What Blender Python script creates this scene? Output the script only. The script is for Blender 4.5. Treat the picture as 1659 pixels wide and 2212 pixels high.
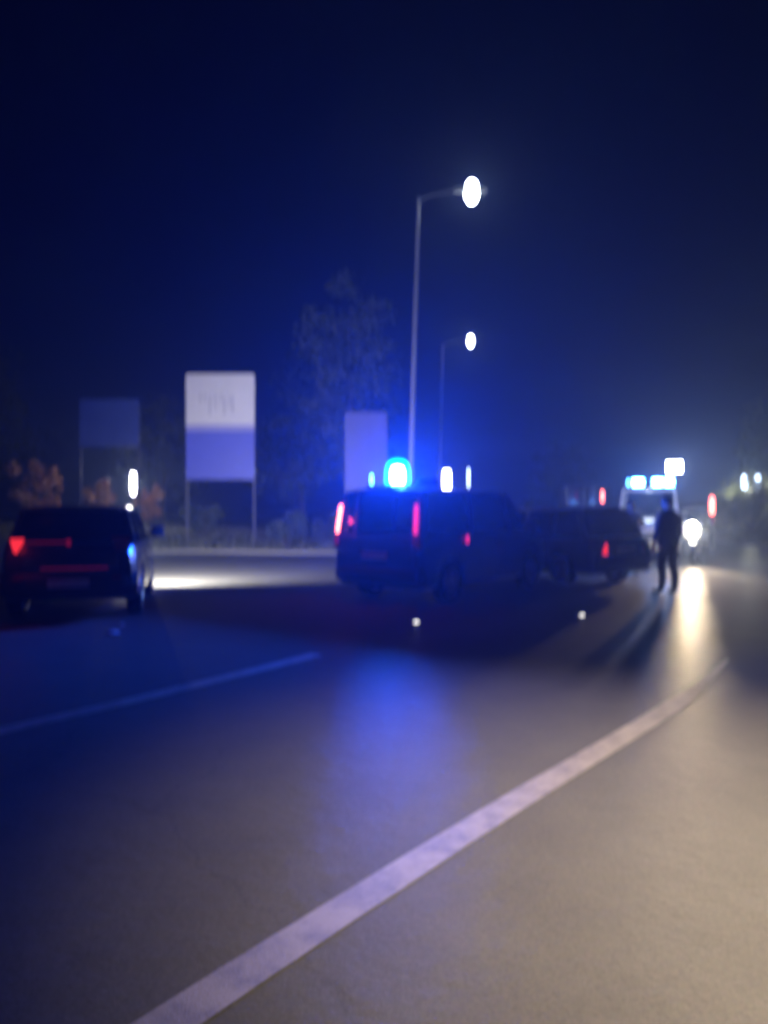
import bpy, bmesh, math, random
from mathutils import Vector, Matrix, noise

R = math.radians
random.seed(7)
scene = bpy.context.scene
for o in list(bpy.data.objects):
    bpy.data.objects.remove(o)

# ------------------------------------------------------------------ camera
CAM_H = 1.55
FPX = 1540.0            # focal length in pixels of a 1659 x 2212 picture
HOR = 1100.0
cam_d = bpy.data.cameras.new('camera')
cam = bpy.data.objects.new('camera', cam_d)
scene.collection.objects.link(cam)
cam.location = (0, 0, CAM_H)
cam.rotation_euler = (R(90 - 0.22), 0, 0)
cam_d.sensor_fit = 'VERTICAL'
cam_d.sensor_height = 36.0
cam_d.lens = FPX / 2212 * 36.0
cam_d.clip_start = 0.05
cam_d.clip_end = 2000
cam_d.dof.use_dof = True            # hand-held phone that focused too near
cam_d.dof.focus_distance = 1.0
cam_d.dof.aperture_fstop = 1.9
cam_d.dof.aperture_ratio = 1.8
scene.camera = cam
scene.render.resolution_x = 768
scene.render.resolution_y = 1024

# ------------------------------------------------------------------ night sky
world = bpy.data.worlds.new('World')
scene.world = world
world.use_nodes = True
wn = world.node_tree
wn.nodes.clear()
w_out = wn.nodes.new('ShaderNodeOutputWorld')
w_bg = wn.nodes.new('ShaderNodeBackground')
w_sky = wn.nodes.new('ShaderNodeTexSky')
w_sky.sky_type = 'NISHITA'
w_sky.sun_disc = False
w_sky.sun_elevation = R(-3)
w_sky.sun_rotation = R(-8)
w_tint = wn.nodes.new('ShaderNodeMix')
w_tint.data_type = 'RGBA'
w_tint.blend_type = 'MULTIPLY'
w_tint.inputs[0].default_value = 1.0
w_tint.inputs[7].default_value = (0.02, 0.07, 1.0, 1)
wn.links.new(w_sky.outputs[0], w_tint.inputs[6])
wn.links.new(w_tint.outputs[2], w_bg.inputs[0])
w_bg.inputs[1].default_value = 0.035
wn.links.new(w_bg.outputs[0], w_out.inputs[0])

# ------------------------------------------------------------------ exposure
scene.view_settings.view_transform = 'Standard'
scene.view_settings.look = 'None'
scene.view_settings.exposure = 0.0
scene.view_settings.gamma = 1.0
scene.view_settings.use_curve_mapping = False
scene.render.engine = 'CYCLES'
scene.cycles.max_bounces = 6
scene.cycles.volume_bounces = 0
scene.cycles.transparent_max_bounces = 12
scene.cycles.sample_clamp_indirect = 3.0
scene.cycles.caustics_reflective = False
scene.cycles.caustics_refractive = False
scene.cycles.use_denoising = True

# ------------------------------------------------------------------ helpers
COL = scene.collection


def at(x, y, d):
    """point seen at pixel (x, y) of the 1659 x 2212 picture, d metres ahead"""
    return Vector(((x - 829.5) * d / FPX, d, CAM_H - (y - HOR) * d / FPX))


def tag(o, label, cat, group=None):
    o['label'] = label
    o['category'] = cat
    if group:
        o['group'] = group
    return o


def root(name, label, cat, loc, rz=0.0, group=None):
    o = bpy.data.objects.new(name, None)
    o.empty_display_size = 0.2
    COL.objects.link(o)
    o.location = loc
    o.rotation_euler = (0, 0, rz)
    return tag(o, label, cat, group)


def smooth(me, ang=35):
    for p in me.polygons:
        p.use_smooth = True
    try:
        me.set_sharp_from_angle(angle=R(ang))
    except Exception:
        pass


def link(name, bm, mat, parent=None, sm=None, loc=None):
    me = bpy.data.meshes.new(name)
    bmesh.ops.recalc_face_normals(bm, faces=bm.faces)
    bm.to_mesh(me)
    bm.free()
    o = bpy.data.objects.new(name, me)
    COL.objects.link(o)
    for m in (mat if isinstance(mat, (list, tuple)) else [mat]):
        me.materials.append(m)
    if sm:
        smooth(me, sm)
    if parent:
        o.parent = parent
    if loc is not None:
        o.location = loc
    return o


def inst(src, parent, loc=(0, 0, 0), rot=(0, 0, 0), scale=(1, 1, 1)):
    c = src.copy()
    COL.objects.link(c)
    c.parent = parent
    c.location = loc
    c.rotation_euler = rot
    c.scale = scale
    return c


def box(bm, lo, hi, bev=0.0, seg=2):
    lo, hi = Vector(lo), Vector(hi)
    r = bmesh.ops.create_cube(bm, size=1.0)
    c, s = (lo + hi) / 2, hi - lo
    for v in r['verts']:
        v.co = Vector((v.co.x * s.x, v.co.y * s.y, v.co.z * s.z)) + c
    if bev > 0:
        es = list({e for v in r['verts'] for e in v.link_edges})
        bmesh.ops.bevel(bm, geom=es, offset=bev, segments=seg, affect='EDGES', profile=0.6)


def hexa(bm, pts, bev=0.0):
    """8 points: bottom 4 (ccw) then top 4"""
    vs = [bm.verts.new(p) for p in pts]
    fs = [(3, 2, 1, 0), (4, 5, 6, 7), (0, 1, 5, 4), (1, 2, 6, 5), (2, 3, 7, 6), (3, 0, 4, 7)]
    faces = [bm.faces.new([vs[i] for i in f]) for f in fs]
    if bev > 0:
        es = list({e for f in faces for e in f.edges})
        bmesh.ops.bevel(bm, geom=es, offset=bev, segments=2, affect='EDGES')


def panel(bm, quad, th, nrm=None, bev=0.0):
    """thin slab from a planar quad, extruded along its normal"""
    q = [Vector(p) for p in quad]
    n = (q[1] - q[0]).cross(q[3] - q[0]).normalized() if nrm is None else Vector(nrm).normalized()
    hexa(bm, [p - n * th / 2 for p in q] + [p + n * th / 2 for p in q], bev)


def tube(bm, pts, rads, seg=10, cap=True):
    rings = []
    pts = [Vector(p) for p in pts]
    up = Vector((0, 0, 1))
    for i, p in enumerate(pts):
        a = pts[max(i - 1, 0)]
        b = pts[min(i + 1, len(pts) - 1)]
        t = (b - a).normalized()
        ref = up if abs(t.dot(up)) < 0.95 else Vector((1, 0, 0))
        u = t.cross(ref).normalized()
        w = u.cross(t).normalized()
        r = rads[i] if isinstance(rads, (list, tuple)) else rads
        rings.append([bm.verts.new(p + (u * math.cos(k * 2 * math.pi / seg) + w * math.sin(k * 2 * math.pi / seg)) * r)
                      for k in range(seg)])
    for a, b in zip(rings, rings[1:]):
        for k in range(seg):
            bm.faces.new((a[k], a[(k + 1) % seg], b[(k + 1) % seg], b[k]))
    if cap:
        bm.faces.new(rings[0][::-1])
        bm.faces.new(rings[-1])


def lathe(bm, prof, seg=32, axis='y', centre=(0, 0, 0), closed=False):
    """profile of (radius, height along the axis)"""
    c = Vector(centre)
    rings = []
    for r, h in prof:
        ring = []
        for k in range(seg):
            a = 2 * math.pi * k / seg
            ca, sa = math.cos(a) * r, math.sin(a) * r
            v = {'y': (ca, h, sa), 'z': (ca, sa, h), 'x': (h, ca, sa)}[axis]
            ring.append(bm.verts.new(c + Vector(v)))
        rings.append(ring)
    n = len(rings)
    for i in range(n if closed else n - 1):
        a, b = rings[i], rings[(i + 1) % n]
        for k in range(seg):
            bm.faces.new((a[k], a[(k + 1) % seg], b[(k + 1) % seg], b[k]))
    if not closed:
        bm.faces.new(rings[0][::-1])
        bm.faces.new(rings[-1])


def ball(bm, c, r, sc=(1, 1, 1), u=16, v=10):
    m = Matrix.Translation(Vector(c)) @ Matrix.Diagonal((sc[0], sc[1], sc[2], 1))
    bmesh.ops.create_uvsphere(bm, u_segments=u, v_segments=v, radius=r, matrix=m)


# ------------------------------------------------------------------ materials
def principled(name, col, rough=0.5, metal=0.0, spec=0.5, coat=0.0, var=0.0, vscale=6.0, bump=0.0, bscale=60.0):
    m = bpy.data.materials.new(name)
    m.use_nodes = True
    nt = m.node_tree
    b = nt.nodes['Principled BSDF']
    b.inputs['Base Color'].default_value = (*col, 1)
    b.inputs['Roughness'].default_value = rough
    b.inputs['Metallic'].default_value = metal
    b.inputs['Specular IOR Level'].default_value = spec
    b.inputs['Coat Weight'].default_value = coat
    b.inputs['Coat Roughness'].default_value = 0.06
    tc = nt.nodes.new('ShaderNodeTexCoord')
    if var > 0:
        n = nt.nodes.new('ShaderNodeTexNoise')
        n.inputs['Scale'].default_value = vscale
        n.inputs['Detail'].default_value = 6
        nt.links.new(tc.outputs['Object'], n.inputs['Vector'])
        mx = nt.nodes.new('ShaderNodeMix')
        mx.data_type = 'RGBA'
        mx.inputs[6].default_value = (*[max(0, c * (1 - var)) for c in col], 1)
        mx.inputs[7].default_value = (*[min(1, c * (1 + var)) for c in col], 1)
        nt.links.new(n.outputs['Fac'], mx.inputs[0])
        nt.links.new(mx.outputs[2], b.inputs['Base Color'])
        mr = nt.nodes.new('ShaderNodeMapRange')
        mr.inputs[3].default_value = max(0.02, rough - 0.12)
        mr.inputs[4].default_value = min(1, rough + 0.15)
        nt.links.new(n.outputs['Fac'], mr.inputs[0])
        nt.links.new(mr.outputs[0], b.inputs['Roughness'])
    if bump > 0:
        n2 = nt.nodes.new('ShaderNodeTexNoise')
        n2.inputs['Scale'].default_value = bscale
        n2.inputs['Detail'].default_value = 4
        nt.links.new(tc.outputs['Object'], n2.inputs['Vector'])
        bp = nt.nodes.new('ShaderNodeBump')
        bp.inputs['Strength'].default_value = bump
        bp.inputs['Distance'].default_value = 0.01
        nt.links.new(n2.outputs['Fac'], bp.inputs['Height'])
        nt.links.new(bp.outputs[0], b.inputs['Normal'])
    return m


def lamp_mat(name, col, strength, clear=True):
    """a lit lens: it glows and lets the light of its own bulb through"""
    m = bpy.data.materials.new(name)
    m.use_nodes = True
    nt = m.node_tree
    nt.nodes.clear()
    out = nt.nodes.new('ShaderNodeOutputMaterial')
    e = nt.nodes.new('ShaderNodeEmission')
    e.inputs[0].default_value = (*col, 1)
    e.inputs[1].default_value = strength
    if clear:
        t = nt.nodes.new('ShaderNodeBsdfTransparent')
        a = nt.nodes.new('ShaderNodeAddShader')
        nt.links.new(e.outputs[0], a.inputs[0])
        nt.links.new(t.outputs[0], a.inputs[1])
        nt.links.new(a.outputs[0], out.inputs[0])
    else:
        nt.links.new(e.outputs[0], out.inputs[0])
    try:
        m.cycles.emission_sampling = 'NONE'
    except Exception:
        pass
    return m


def glass_mat(name, tint, rough=0.02):
    m = bpy.data.materials.new(name)
    m.use_nodes = True
    nt = m.node_tree
    nt.nodes.clear()
    out = nt.nodes.new('ShaderNodeOutputMaterial')
    t = nt.nodes.new('ShaderNodeBsdfTransparent')
    t.inputs[0].default_value = (*tint, 1)
    g = nt.nodes.new('ShaderNodeBsdfGlossy')
    g.inputs['Roughness'].default_value = rough
    f = nt.nodes.new('ShaderNodeFresnel')
    f.inputs[0].default_value = 1.45
    mx = nt.nodes.new('ShaderNodeMixShader')
    nt.links.new(f.outputs[0], mx.inputs[0])
    nt.links.new(t.outputs[0], mx.inputs[1])
    nt.links.new(g.outputs[0], mx.inputs[2])
    nt.links.new(mx.outputs[0], out.inputs[0])
    return m


M = {}
M['van_paint'] = principled('van_paint', (0.02, 0.035, 0.10), 0.32, coat=0.6, var=0.25, vscale=3)
M['black_paint'] = principled('black_paint', (0.010, 0.011, 0.014), 0.3, coat=0.7, var=0.3, vscale=3)
M['grey_paint'] = principled('grey_paint', (0.03, 0.032, 0.04), 0.32, coat=0.6, var=0.25, vscale=3)
M['white_paint'] = principled('white_paint', (0.72, 0.73, 0.75), 0.3, coat=0.5, var=0.12, vscale=3)
M['blue_paint'] = principled('blue_paint', (0.02, 0.06, 0.42), 0.3, coat=0.5, var=0.2, vscale=3)
M['plastic'] = principled('plastic', (0.018, 0.018, 0.02), 0.55, var=0.3, vscale=12, bump=0.15, bscale=200)
M['pale_plastic'] = principled('pale_plastic', (0.52, 0.48, 0.42), 0.5, var=0.2, vscale=6)
M['rubber'] = principled('rubber', (0.014, 0.014, 0.015), 0.8, var=0.4, vscale=20, bump=0.3, bscale=90)
M['alloy'] = principled('alloy', (0.55, 0.56, 0.58), 0.28, metal=1.0, var=0.2, vscale=14)
M['steel'] = principled('steel', (0.36, 0.37, 0.38), 0.45, metal=0.7, var=0.2, vscale=4)
M['galv'] = principled('galv', (0.14, 0.145, 0.15), 0.5, metal=0.35, var=0.25, vscale=5)
M['seat'] = principled('seat', (0.03, 0.03, 0.035), 0.85, var=0.3, vscale=10)
M['plate'] = principled('plate', (0.62, 0.62, 0.58), 0.4, var=0.08)
M['glass'] = glass_mat('glass', (0.88, 0.9, 0.92))
M['dark_glass'] = glass_mat('dark_glass', (0.10, 0.11, 0.13))
M['red_lens'] = principled('red_lens', (0.30, 0.008, 0.012), 0.15, coat=0.8, var=0.2)
M['clear_lens'] = principled('clear_lens', (0.5, 0.5, 0.52), 0.12, metal=0.6, coat=0.8, var=0.1)
M['blue_lens'] = principled('blue_lens', (0.01, 0.05, 0.4), 0.15, coat=0.8, var=0.2)
M['tail_on'] = lamp_mat('tail_on', (1.0, 0.16, 0.13), 9.0, False)
M['tail_dim'] = lamp_mat('tail_dim', (1.0, 0.02, 0.10), 0.16, False)
M['tail_mid'] = lamp_mat('tail_mid', (1.0, 0.03, 0.22), 1.3, False)
M['tail_red'] = lamp_mat('tail_red', (1.0, 0.03, 0.04), 1.1, False)
M['beacon_on'] = lamp_mat('beacon_on', (0.22, 0.72, 1.0), 30.0)
M['beacon_lens'] = lamp_mat('beacon_lens', (0.0, 0.55, 1.0), 2.2)
M['strobe_on'] = lamp_mat('strobe_on', (0.14, 0.6, 1.0), 26.0)
M['strobe_low'] = lamp_mat('strobe_low', (0.12, 0.55, 1.0), 4.0)
M['head_on'] = lamp_mat('head_on', (1.0, 0.90, 0.72), 60.0)
M['flood_on'] = lamp_mat('flood_on', (0.92, 0.96, 1.0), 30.0)
M['street_on'] = lamp_mat('street_on', (0.86, 0.95, 1.0), 12.0)
M['far_on'] = lamp_mat('far_on', (0.92, 0.88, 1.0), 10.0)
M['far_dim'] = lamp_mat('far_dim', (0.6, 0.75, 1.0), 3.0)
M['sign_lilac'] = principled('sign_lilac', (0.10, 0.09, 0.16), 0.45, var=0.25, vscale=3)
M['sign_white'] = principled('sign_white', (0.66, 0.63, 0.60), 0.45, var=0.08, vscale=2)
M['sign_blue'] = principled('sign_blue', (0.07, 0.09, 0.52), 0.45, var=0.10, vscale=2)
M['sign_dull'] = principled('sign_dull', (0.03, 0.06, 0.26), 0.5, var=0.25, vscale=3)
M['sign_mid'] = principled('sign_mid', (0.30, 0.29, 0.56), 0.45, var=0.1, vscale=2)
M['sign_post'] = principled('sign_post', (0.09, 0.09, 0.10), 0.6, metal=0.2, var=0.3, vscale=5)
M['sign_ink'] = principled('sign_ink', (0.24, 0.22, 0.25), 0.6, var=0.2)
M['bark'] = principled('bark', (0.07, 0.055, 0.045), 0.9, var=0.4, vscale=9, bump=0.5, bscale=30)
M['concrete'] = principled('concrete', (0.13, 0.125, 0.115), 0.85, var=0.25, vscale=4, bump=0.3, bscale=50)


def leaf_mat(name, c1, c2):
    m = principled(name, c1, 0.6)
    nt = m.node_tree
    b = nt.nodes['Principled BSDF']
    g = nt.nodes.new('ShaderNodeNewGeometry')
    mx = nt.nodes.new('ShaderNodeMix')
    mx.data_type = 'RGBA'
    mx.inputs[6].default_value = (*c1, 1)
    mx.inputs[7].default_value = (*c2, 1)
    nt.links.new(g.outputs['Random Per Island'], mx.inputs[0])
    nt.links.new(mx.outputs[2], b.inputs['Base Color'])
    return m


M['leaf'] = leaf_mat('leaf', (0.025, 0.04, 0.014), (0.055, 0.07, 0.025))
M['leaf_autumn'] = leaf_mat('leaf_autumn', (0.30, 0.10, 0.03), (0.34, 0.19, 0.06))
M['leaf_yellow'] = leaf_mat('leaf_yellow', (0.10, 0.12, 0.03), (0.26, 0.26, 0.07))


def road_mat():
    m = bpy.data.materials.new('asphalt')
    m.use_nodes = True
    nt = m.node_tree
    L = nt.links
    b = nt.nodes['Principled BSDF']
    tc = nt.nodes.new('ShaderNodeTexCoord')

    def nz(scale, detail=5, rough=0.6):
        n = nt.nodes.new('ShaderNodeTexNoise')
        n.inputs['Scale'].default_value = scale
        n.inputs['Detail'].default_value = detail
        n.inputs['Roughness'].default_value = rough
        L.new(tc.outputs['Object'], n.inputs['Vector'])
        return n
    big, mid, fine = nz(0.35), nz(2.2), nz(170, 3)
    cr = nt.nodes.new('ShaderNodeValToRGB')
    cr.color_ramp.elements[0].position = 0.28
    cr.color_ramp.elements[0].color = (0.086, 0.082, 0.077, 1)
    cr.color_ramp.elements[1].position = 0.75
    cr.color_ramp.elements[1].color = (0.122, 0.115, 0.107, 1)
    mixv = nt.nodes.new('ShaderNodeMix')
    mixv.data_type = 'FLOAT'
    mixv.inputs[0].default_value = 0.45
    L.new(big.outputs['Fac'], mixv.inputs[2])
    L.new(mid.outputs['Fac'], mixv.inputs[3])
    L.new(mixv.outputs[0], cr.inputs[0])
    # aggregate speckle
    vo = nt.nodes.new('ShaderNodeTexVoronoi')
    vo.inputs['Scale'].default_value = 90
    L.new(tc.outputs['Object'], vo.inputs['Vector'])
    sp = nt.nodes.new('ShaderNodeMix')
    sp.data_type = 'RGBA'
    sp.blend_type = 'MULTIPLY'
    sp.inputs[0].default_value = 0.2
    L.new(cr.outputs[0], sp.inputs[6])
    L.new(vo.outputs['Color'], sp.inputs[7])
    hs = nt.nodes.new('ShaderNodeHueSaturation')
    hs.inputs['Saturation'].default_value = 0.25
    hs.inputs['Value'].default_value = 1.08
    L.new(sp.outputs[2], hs.inputs['Color'])
    # fine cracks with a shape of their own
    vc = nt.nodes.new('ShaderNodeTexVoronoi')
    vc.feature = 'DISTANCE_TO_EDGE'
    vc.inputs['Scale'].default_value = 0.33
    wob = nt.nodes.new('ShaderNodeVectorMath')
    wob.operation = 'ADD'
    n3 = nz(1.7, 6)
    L.new(tc.outputs['Object'], wob.inputs[0])
    sc = nt.nodes.new('ShaderNodeVectorMath')
    sc.operation = 'SCALE'
    sc.inputs['Scale'].default_value = 0.55
    L.new(n3.outputs['Color'], sc.inputs[0])
    L.new(sc.outputs[0], wob.inputs[1])
    L.new(wob.outputs[0], vc.inputs['Vector'])
    ck = nt.nodes.new('ShaderNodeMapRange')
    ck.inputs[1].default_value = 0.0
    ck.inputs[2].default_value = 0.004
    ck.inputs[3].default_value = 0.85
    ck.inputs[4].default_value = 1.0
    L.new(vc.outputs['Distance'], ck.inputs[0])
    cm = nt.nodes.new('ShaderNodeMix')
    cm.data_type = 'RGBA'
    cm.blend_type = 'MULTIPLY'
    cm.inputs[0].default_value = 1.0
    L.new(hs.outputs[0], cm.inputs[6])
    L.new(ck.outputs[0], cm.inputs[7])
    L.new(cm.outputs[2], b.inputs['Base Color'])
    rr = nt.nodes.new('ShaderNodeMapRange')
    rr.inputs[3].default_value = 0.8
    rr.inputs[4].default_value = 0.95
    L.new(mid.outputs['Fac'], rr.inputs[0])
    L.new(rr.outputs[0], b.inputs['Roughness'])
    b.inputs['Specular IOR Level'].default_value = 0.05
    b.inputs['Coat Weight'].default_value = 0.075
    b.inputs['Coat Roughness'].default_value = 0.17
    b.inputs['Coat IOR'].default_value = 1.33
    bp = nt.nodes.new('ShaderNodeBump')
    bp.inputs['Strength'].default_value = 0.35
    bp.inputs['Distance'].default_value = 0.006
    L.new(fine.outputs['Fac'], bp.inputs['Height'])
    bp2 = nt.nodes.new('ShaderNodeBump')
    bp2.inputs['Strength'].default_value = 0.25
    bp2.inputs['Distance'].default_value = 0.03
    n4 = nz(7, 5)
    L.new(n4.outputs['Fac'], bp2.inputs['Height'])
    L.new(bp.outputs[0], bp2.inputs['Normal'])
    L.new(bp2.outputs[0], b.inputs['Normal'])
    L.new(bp2.outputs[0], b.inputs['Coat Normal'])
    return m


def line_mat():
    m = principled('road_paint', (0.30, 0.29, 0.275), 0.6, bump=0.3, bscale=150)
    nt = m.node_tree
    b = nt.nodes['Principled BSDF']
    tc = nt.nodes.new('ShaderNodeTexCoord')
    n = nt.nodes.new('ShaderNodeTexNoise')
    n.inputs['Scale'].default_value = 5
    n.inputs['Detail'].default_value = 8
    n.inputs['Roughness'].default_value = 0.7
    nt.links.new(tc.outputs['Object'], n.inputs['Vector'])
    cr = nt.nodes.new('ShaderNodeValToRGB')
    cr.color_ramp.elements[0].position = 0.36
    cr.color_ramp.elements[0].color = (0.15, 0.138, 0.115, 1)
    cr.color_ramp.elements[1].position = 0.58
    cr.color_ramp.elements[1].color = (0.27, 0.245, 0.20, 1)
    nt.links.new(n.outputs['Fac'], cr.inputs[0])
    nt.links.new(cr.outputs[0], b.inputs['Base Color'])
    return m


M['asphalt'] = road_mat()
M['line'] = line_mat()
M['verge'] = principled('verge', (0.075, 0.08, 0.035), 0.9, var=0.5, vscale=1.2, bump=0.8, bscale=8)
M['grass'] = leaf_mat('grass', (0.07, 0.09, 0.025), (0.20, 0.19, 0.07))


def light(name, kind, loc, col, power, parent=None, radius=0.05, target=None, size=None, blend=0.5):
    d = bpy.data.lights.new(name, kind)
    d.color = col
    d.energy = power
    d.shadow_soft_size = radius
    if kind == 'SPOT':
        d.spot_size = size
        d.spot_blend = blend
    o = bpy.data.objects.new(name, d)
    COL.objects.link(o)
    o.location = loc
    if target is not None:
        o.rotation_euler = (Vector(target) - Vector(loc)).to_track_quat('-Z', 'Y').to_euler()
    if parent:
        o.parent = parent
    return o


# ------------------------------------------------------------------ ground and road
def structure(o):
    o['kind'] = 'structure'
    return o


LEFT_EDGE = [(-120, -60), (-70, -4), (-40, 14), (-24, 22), (-10, 25.2), (-2.5, 24.6), (-0.2, 25.5), (1.2, 32), (2.6, 45), (5.5, 70), (9, 100), (15, 150)]
RIGHT_EDGE = [(60, -60), (26, -10), (17.5, 8), (15.6, 20), (16.0, 32), (18, 45), (23, 70), (30, 100), (40, 150)]


def resample(pts, n):
    pts = [Vector((p[0], p[1], 0)) for p in pts]
    out = []
    P = [pts[0]] + pts + [pts[-1]]
    seg = len(pts) - 1
    for i in range(n):
        t = i / (n - 1) * seg
        k = min(int(t), seg - 1)
        f = t - k
        p0, p1, p2, p3 = P[k], P[k + 1], P[k + 2], P[k + 3]
        out.append(0.5 * ((2 * p1) + (-p0 + p2) * f + (2 * p0 - 5 * p1 + 4 * p2 - p3) * f * f + (-p0 + 3 * p1 - 3 * p2 + p3) * f ** 3))
    return out


LE = resample(LEFT_EDGE, 140)
RE = resample(RIGHT_EDGE, 140)

# road sheet
bm = bmesh.new()
lv = [bm.verts.new(p) for p in LE]
rv = [bm.verts.new(p) for p in RE]
for i in range(139):
    bm.faces.new((lv[i], rv[i], rv[i + 1], lv[i + 1]))
structure(link('road', bm, M['asphalt']))


def side_dist(x, y):
    """signed distance outside the road edges (rough)"""
    dl = min((Vector((x, y, 0)) - p).length for p in LE[::3])
    dr = min((Vector((x, y, 0)) - p).length for p in RE[::3])
    return dl, dr


def x_on(edge, y):
    for a, b in zip(edge, edge[1:]):
        if a.y <= y <= b.y:
            return a.x + (b.x - a.x) * (y - a.y) / max(1e-6, b.y - a.y)
    return edge[-1].x if y > edge[-1].y else edge[0].x


def y_on_left(x):
    for a, b in zip(LE, LE[1:]):
        if a.x <= x <= b.x:
            return a.y + (b.y - a.y) * (x - a.x) / max(1e-6, b.x - a.x)
    return 200


def ground_z(x, y):
    z = -0.05
    # bank on the right-hand side of the road
    xr = x_on(RE, y)
    if x > xr + 1.0 and y > -40:
        t = min(1, (x - xr - 1.0) / 9)
        k = min(1, max(0, (y - 24) / 16))
        z = max(z, -0.05 + 2.1 * k * t * t * (3 - 2 * t))
    # gentle rise behind the far verge on the left
    dl = min((Vector((x, y, 0)) - p).length for p in LE[::2])
    if x < xr - 3:
        yl = y_on_left(x)
        if y > yl + 0.5 and dl > 2:
            z = max(z, -0.05 + 0.6 * min(1, (dl - 2) / 14))
    if z > 0.02:
        z += 0.12 * noise.noise(Vector((x * 0.35, y * 0.35, 0)))
    return z


bm = bmesh.new()
xs = [-800, -500, -300, -200, -140] + [-100 + 2.5 * i for i in range(73)] + [110, 160, 240, 400, 800]
ys = [-500, -200, -100] + [-60 + 4 * i for i in range(15)] + [0 + 2.0 * i for i in range(61)] + [126, 140, 160, 200, 300, 500, 1200]
grid = [[bm.verts.new((x, y, ground_z(x, y) if -100 <= x <= 80 and 0 <= y <= 120 else -0.05)) for x in xs] for y in ys]
for j in range(len(ys) - 1):
    for i in range(len(xs) - 1):
        bm.faces.new((grid[j][i], grid[j][i + 1], grid[j + 1][i + 1], grid[j + 1][i]))
structure(link('ground', bm, M['verge'], sm=80))


# kerbs along both edges (individual kerb stones where they are near enough to see)
def kerb(name, pts, side, i0, i1):
    bm = bmesh.new()
    ring = []
    for i in range(i0, i1):
        p = pts[i]
        t = (pts[min(i + 1, len(pts) - 1)] - pts[max(i - 1, 0)]).normalized()
        n = Vector((-t.y, t.x, 0)) * side
        ring.append([bm.verts.new(p + n * a + Vector((0, 0, z))) for a, z in
                     ((-0.02, -0.1), (-0.02, 0.10), (0.0, 0.125), (0.13, 0.125), (0.15, 0.10), (0.15, -0.1))])
    for a, b in zip(ring, ring[1:]):
        for k in range(5):
            bm.faces.new((a[k], a[k + 1], b[k + 1], b[k]))
    structure(link(name, bm, M['concrete']))


kerb('kerb', LE, 1, 8, 125)
kerb('kerb', RE, -1, 8, 125)


# painted lines
def strip(pts, w, z, name, taper=0):
    bm = bmesh.new()
    pr = None
    n = len(pts)
    for i, p in enumerate(pts):
        t = (Vector(pts[min(i + 1, n - 1)]) - Vector(pts[max(i - 1, 0)])).normalized()
        nn = Vector((-t.y, t.x, 0))
        if taper and i > n - 1 - taper:
            w *= 0.90
        j1 = 1 + 0.05 * noise.noise(Vector((i * 0.9, w, 3)))
        j2 = 1 + 0.05 * noise.noise(Vector((i * 0.9, w, 9)))
        a = bm.verts.new(Vector((p[0], p[1], z)) + nn * w / 2 * j1)
        b = bm.verts.new(Vector((p[0], p[1], z)) - nn * w / 2 * j2)
        if pr:
            bm.faces.new((pr[0], pr[1], b, a))
        pr = (a, b)
    return structure(link(name, bm, M['line']))


def dens(ctrl, n):
    return [(p.x, p.y) for p in resample(ctrl, n)]


strip(dens([(-3.2, -1.15), (-1.62, 0.92), (-0.66, 2.13), (-0.19, 2.71), (0.66, 3.73), (1.92, 5.19), (2.75, 6.22), (3.55, 7.35)], 70), 0.165, 0.004, 'road_marking', 14)
strip(dens([(-5.6, 1.2), (-4.2, 2.98), (-2.68, 4.97), (-2.0, 5.82), (-1.06, 7.1), (-0.72, 7.6)], 40), 0.17, 0.004, 'road_marking')
strip(dens([(5.0, 16.2), (7.0, 19.5), (8.6, 23.0)], 20), 0.15, 0.004, 'road_marking')
strip(dens([(-30, 17.5), (-12, 23.2), (-4, 23.6)], 30), 0.15, 0.004, 'road_marking')

# ------------------------------------------------------------------ wheels
def make_wheel(rad, width, parent, spokes=5):
    """axle along y; the outer face at +y"""
    bm = bmesh.new()
    w = width / 2
    prof = [(rad * 0.66, -w * 0.9), (rad * 0.90, -w), (rad * 0.985, -w * 0.80), (rad, -w * 0.45), (rad * 0.992, -w * 0.40),
            (rad * 0.992, -w * 0.32), (rad, -w * 0.28), (rad, w * 0.28), (rad * 0.992, w * 0.32), (rad * 0.992, w * 0.40),
            (rad, w * 0.45), (rad * 0.985, w * 0.80), (rad * 0.90, w), (rad * 0.66, w * 0.9)]
    lathe(bm, prof, 36, 'y', closed=True)
    wh = link('wheel', bm, M['rubber'], parent, sm=40)
    bm = bmesh.new()
    r = rad * 0.665
    lathe(bm, [(r, w * 0.88), (r * 0.93, w * 0.80), (r * 0.90, w * 0.25), (r * 0.90, -w * 0.85), (r, -w * 0.88)], 36, 'y', closed=True)
    lathe(bm, [(0.001, w * 0.10), (r * 0.9, w * 0.10), (r * 0.9, w * 0.04), (0.001, w * 0.04)], 24, 'y')
    lathe(bm, [(0.001, w * 0.84), (r * 0.14, w * 0.84), (r * 0.24, w * 0.72), (r * 0.24, w * 0.1), (0.001, w * 0.1)], 20, 'y')
    for k in range(spokes):
        a = 2 * math.pi * k / spokes + 0.3
        ca, sa = math.cos(a), math.sin(a)
        ta, tb = -sa, ca
        i, o_ = r * 0.12, r * 0.93
        hw1, hw2 = r * 0.12, r * 0.09
        q = []
        for dep in (w * 0.45, w * 0.74):
            for (rr, hw) in ((i, -hw1), (o_, -hw2), (o_, hw2), (i, hw1)):
                q.append((ca * rr + ta * hw, dep, sa * rr + tb * hw))
        hexa(bm, q)
    link('rim', bm, M['alloy'], wh, sm=30)
    return wh


def put_wheels(t, rad, width, xf, xr, y):
    w0 = make_wheel(rad, width, t)
    first = True
    for x in (xf, xr):
        for s in (1, -1):
            if first:
                w0.location = (x, y * s, rad)
                first = False
                continue
            c = inst(w0, t, (x, y * s, rad), (0, 0, 0 if s > 0 else math.pi))
            for ch in list(w0.children):
                inst(ch, c)
    return w0


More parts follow.
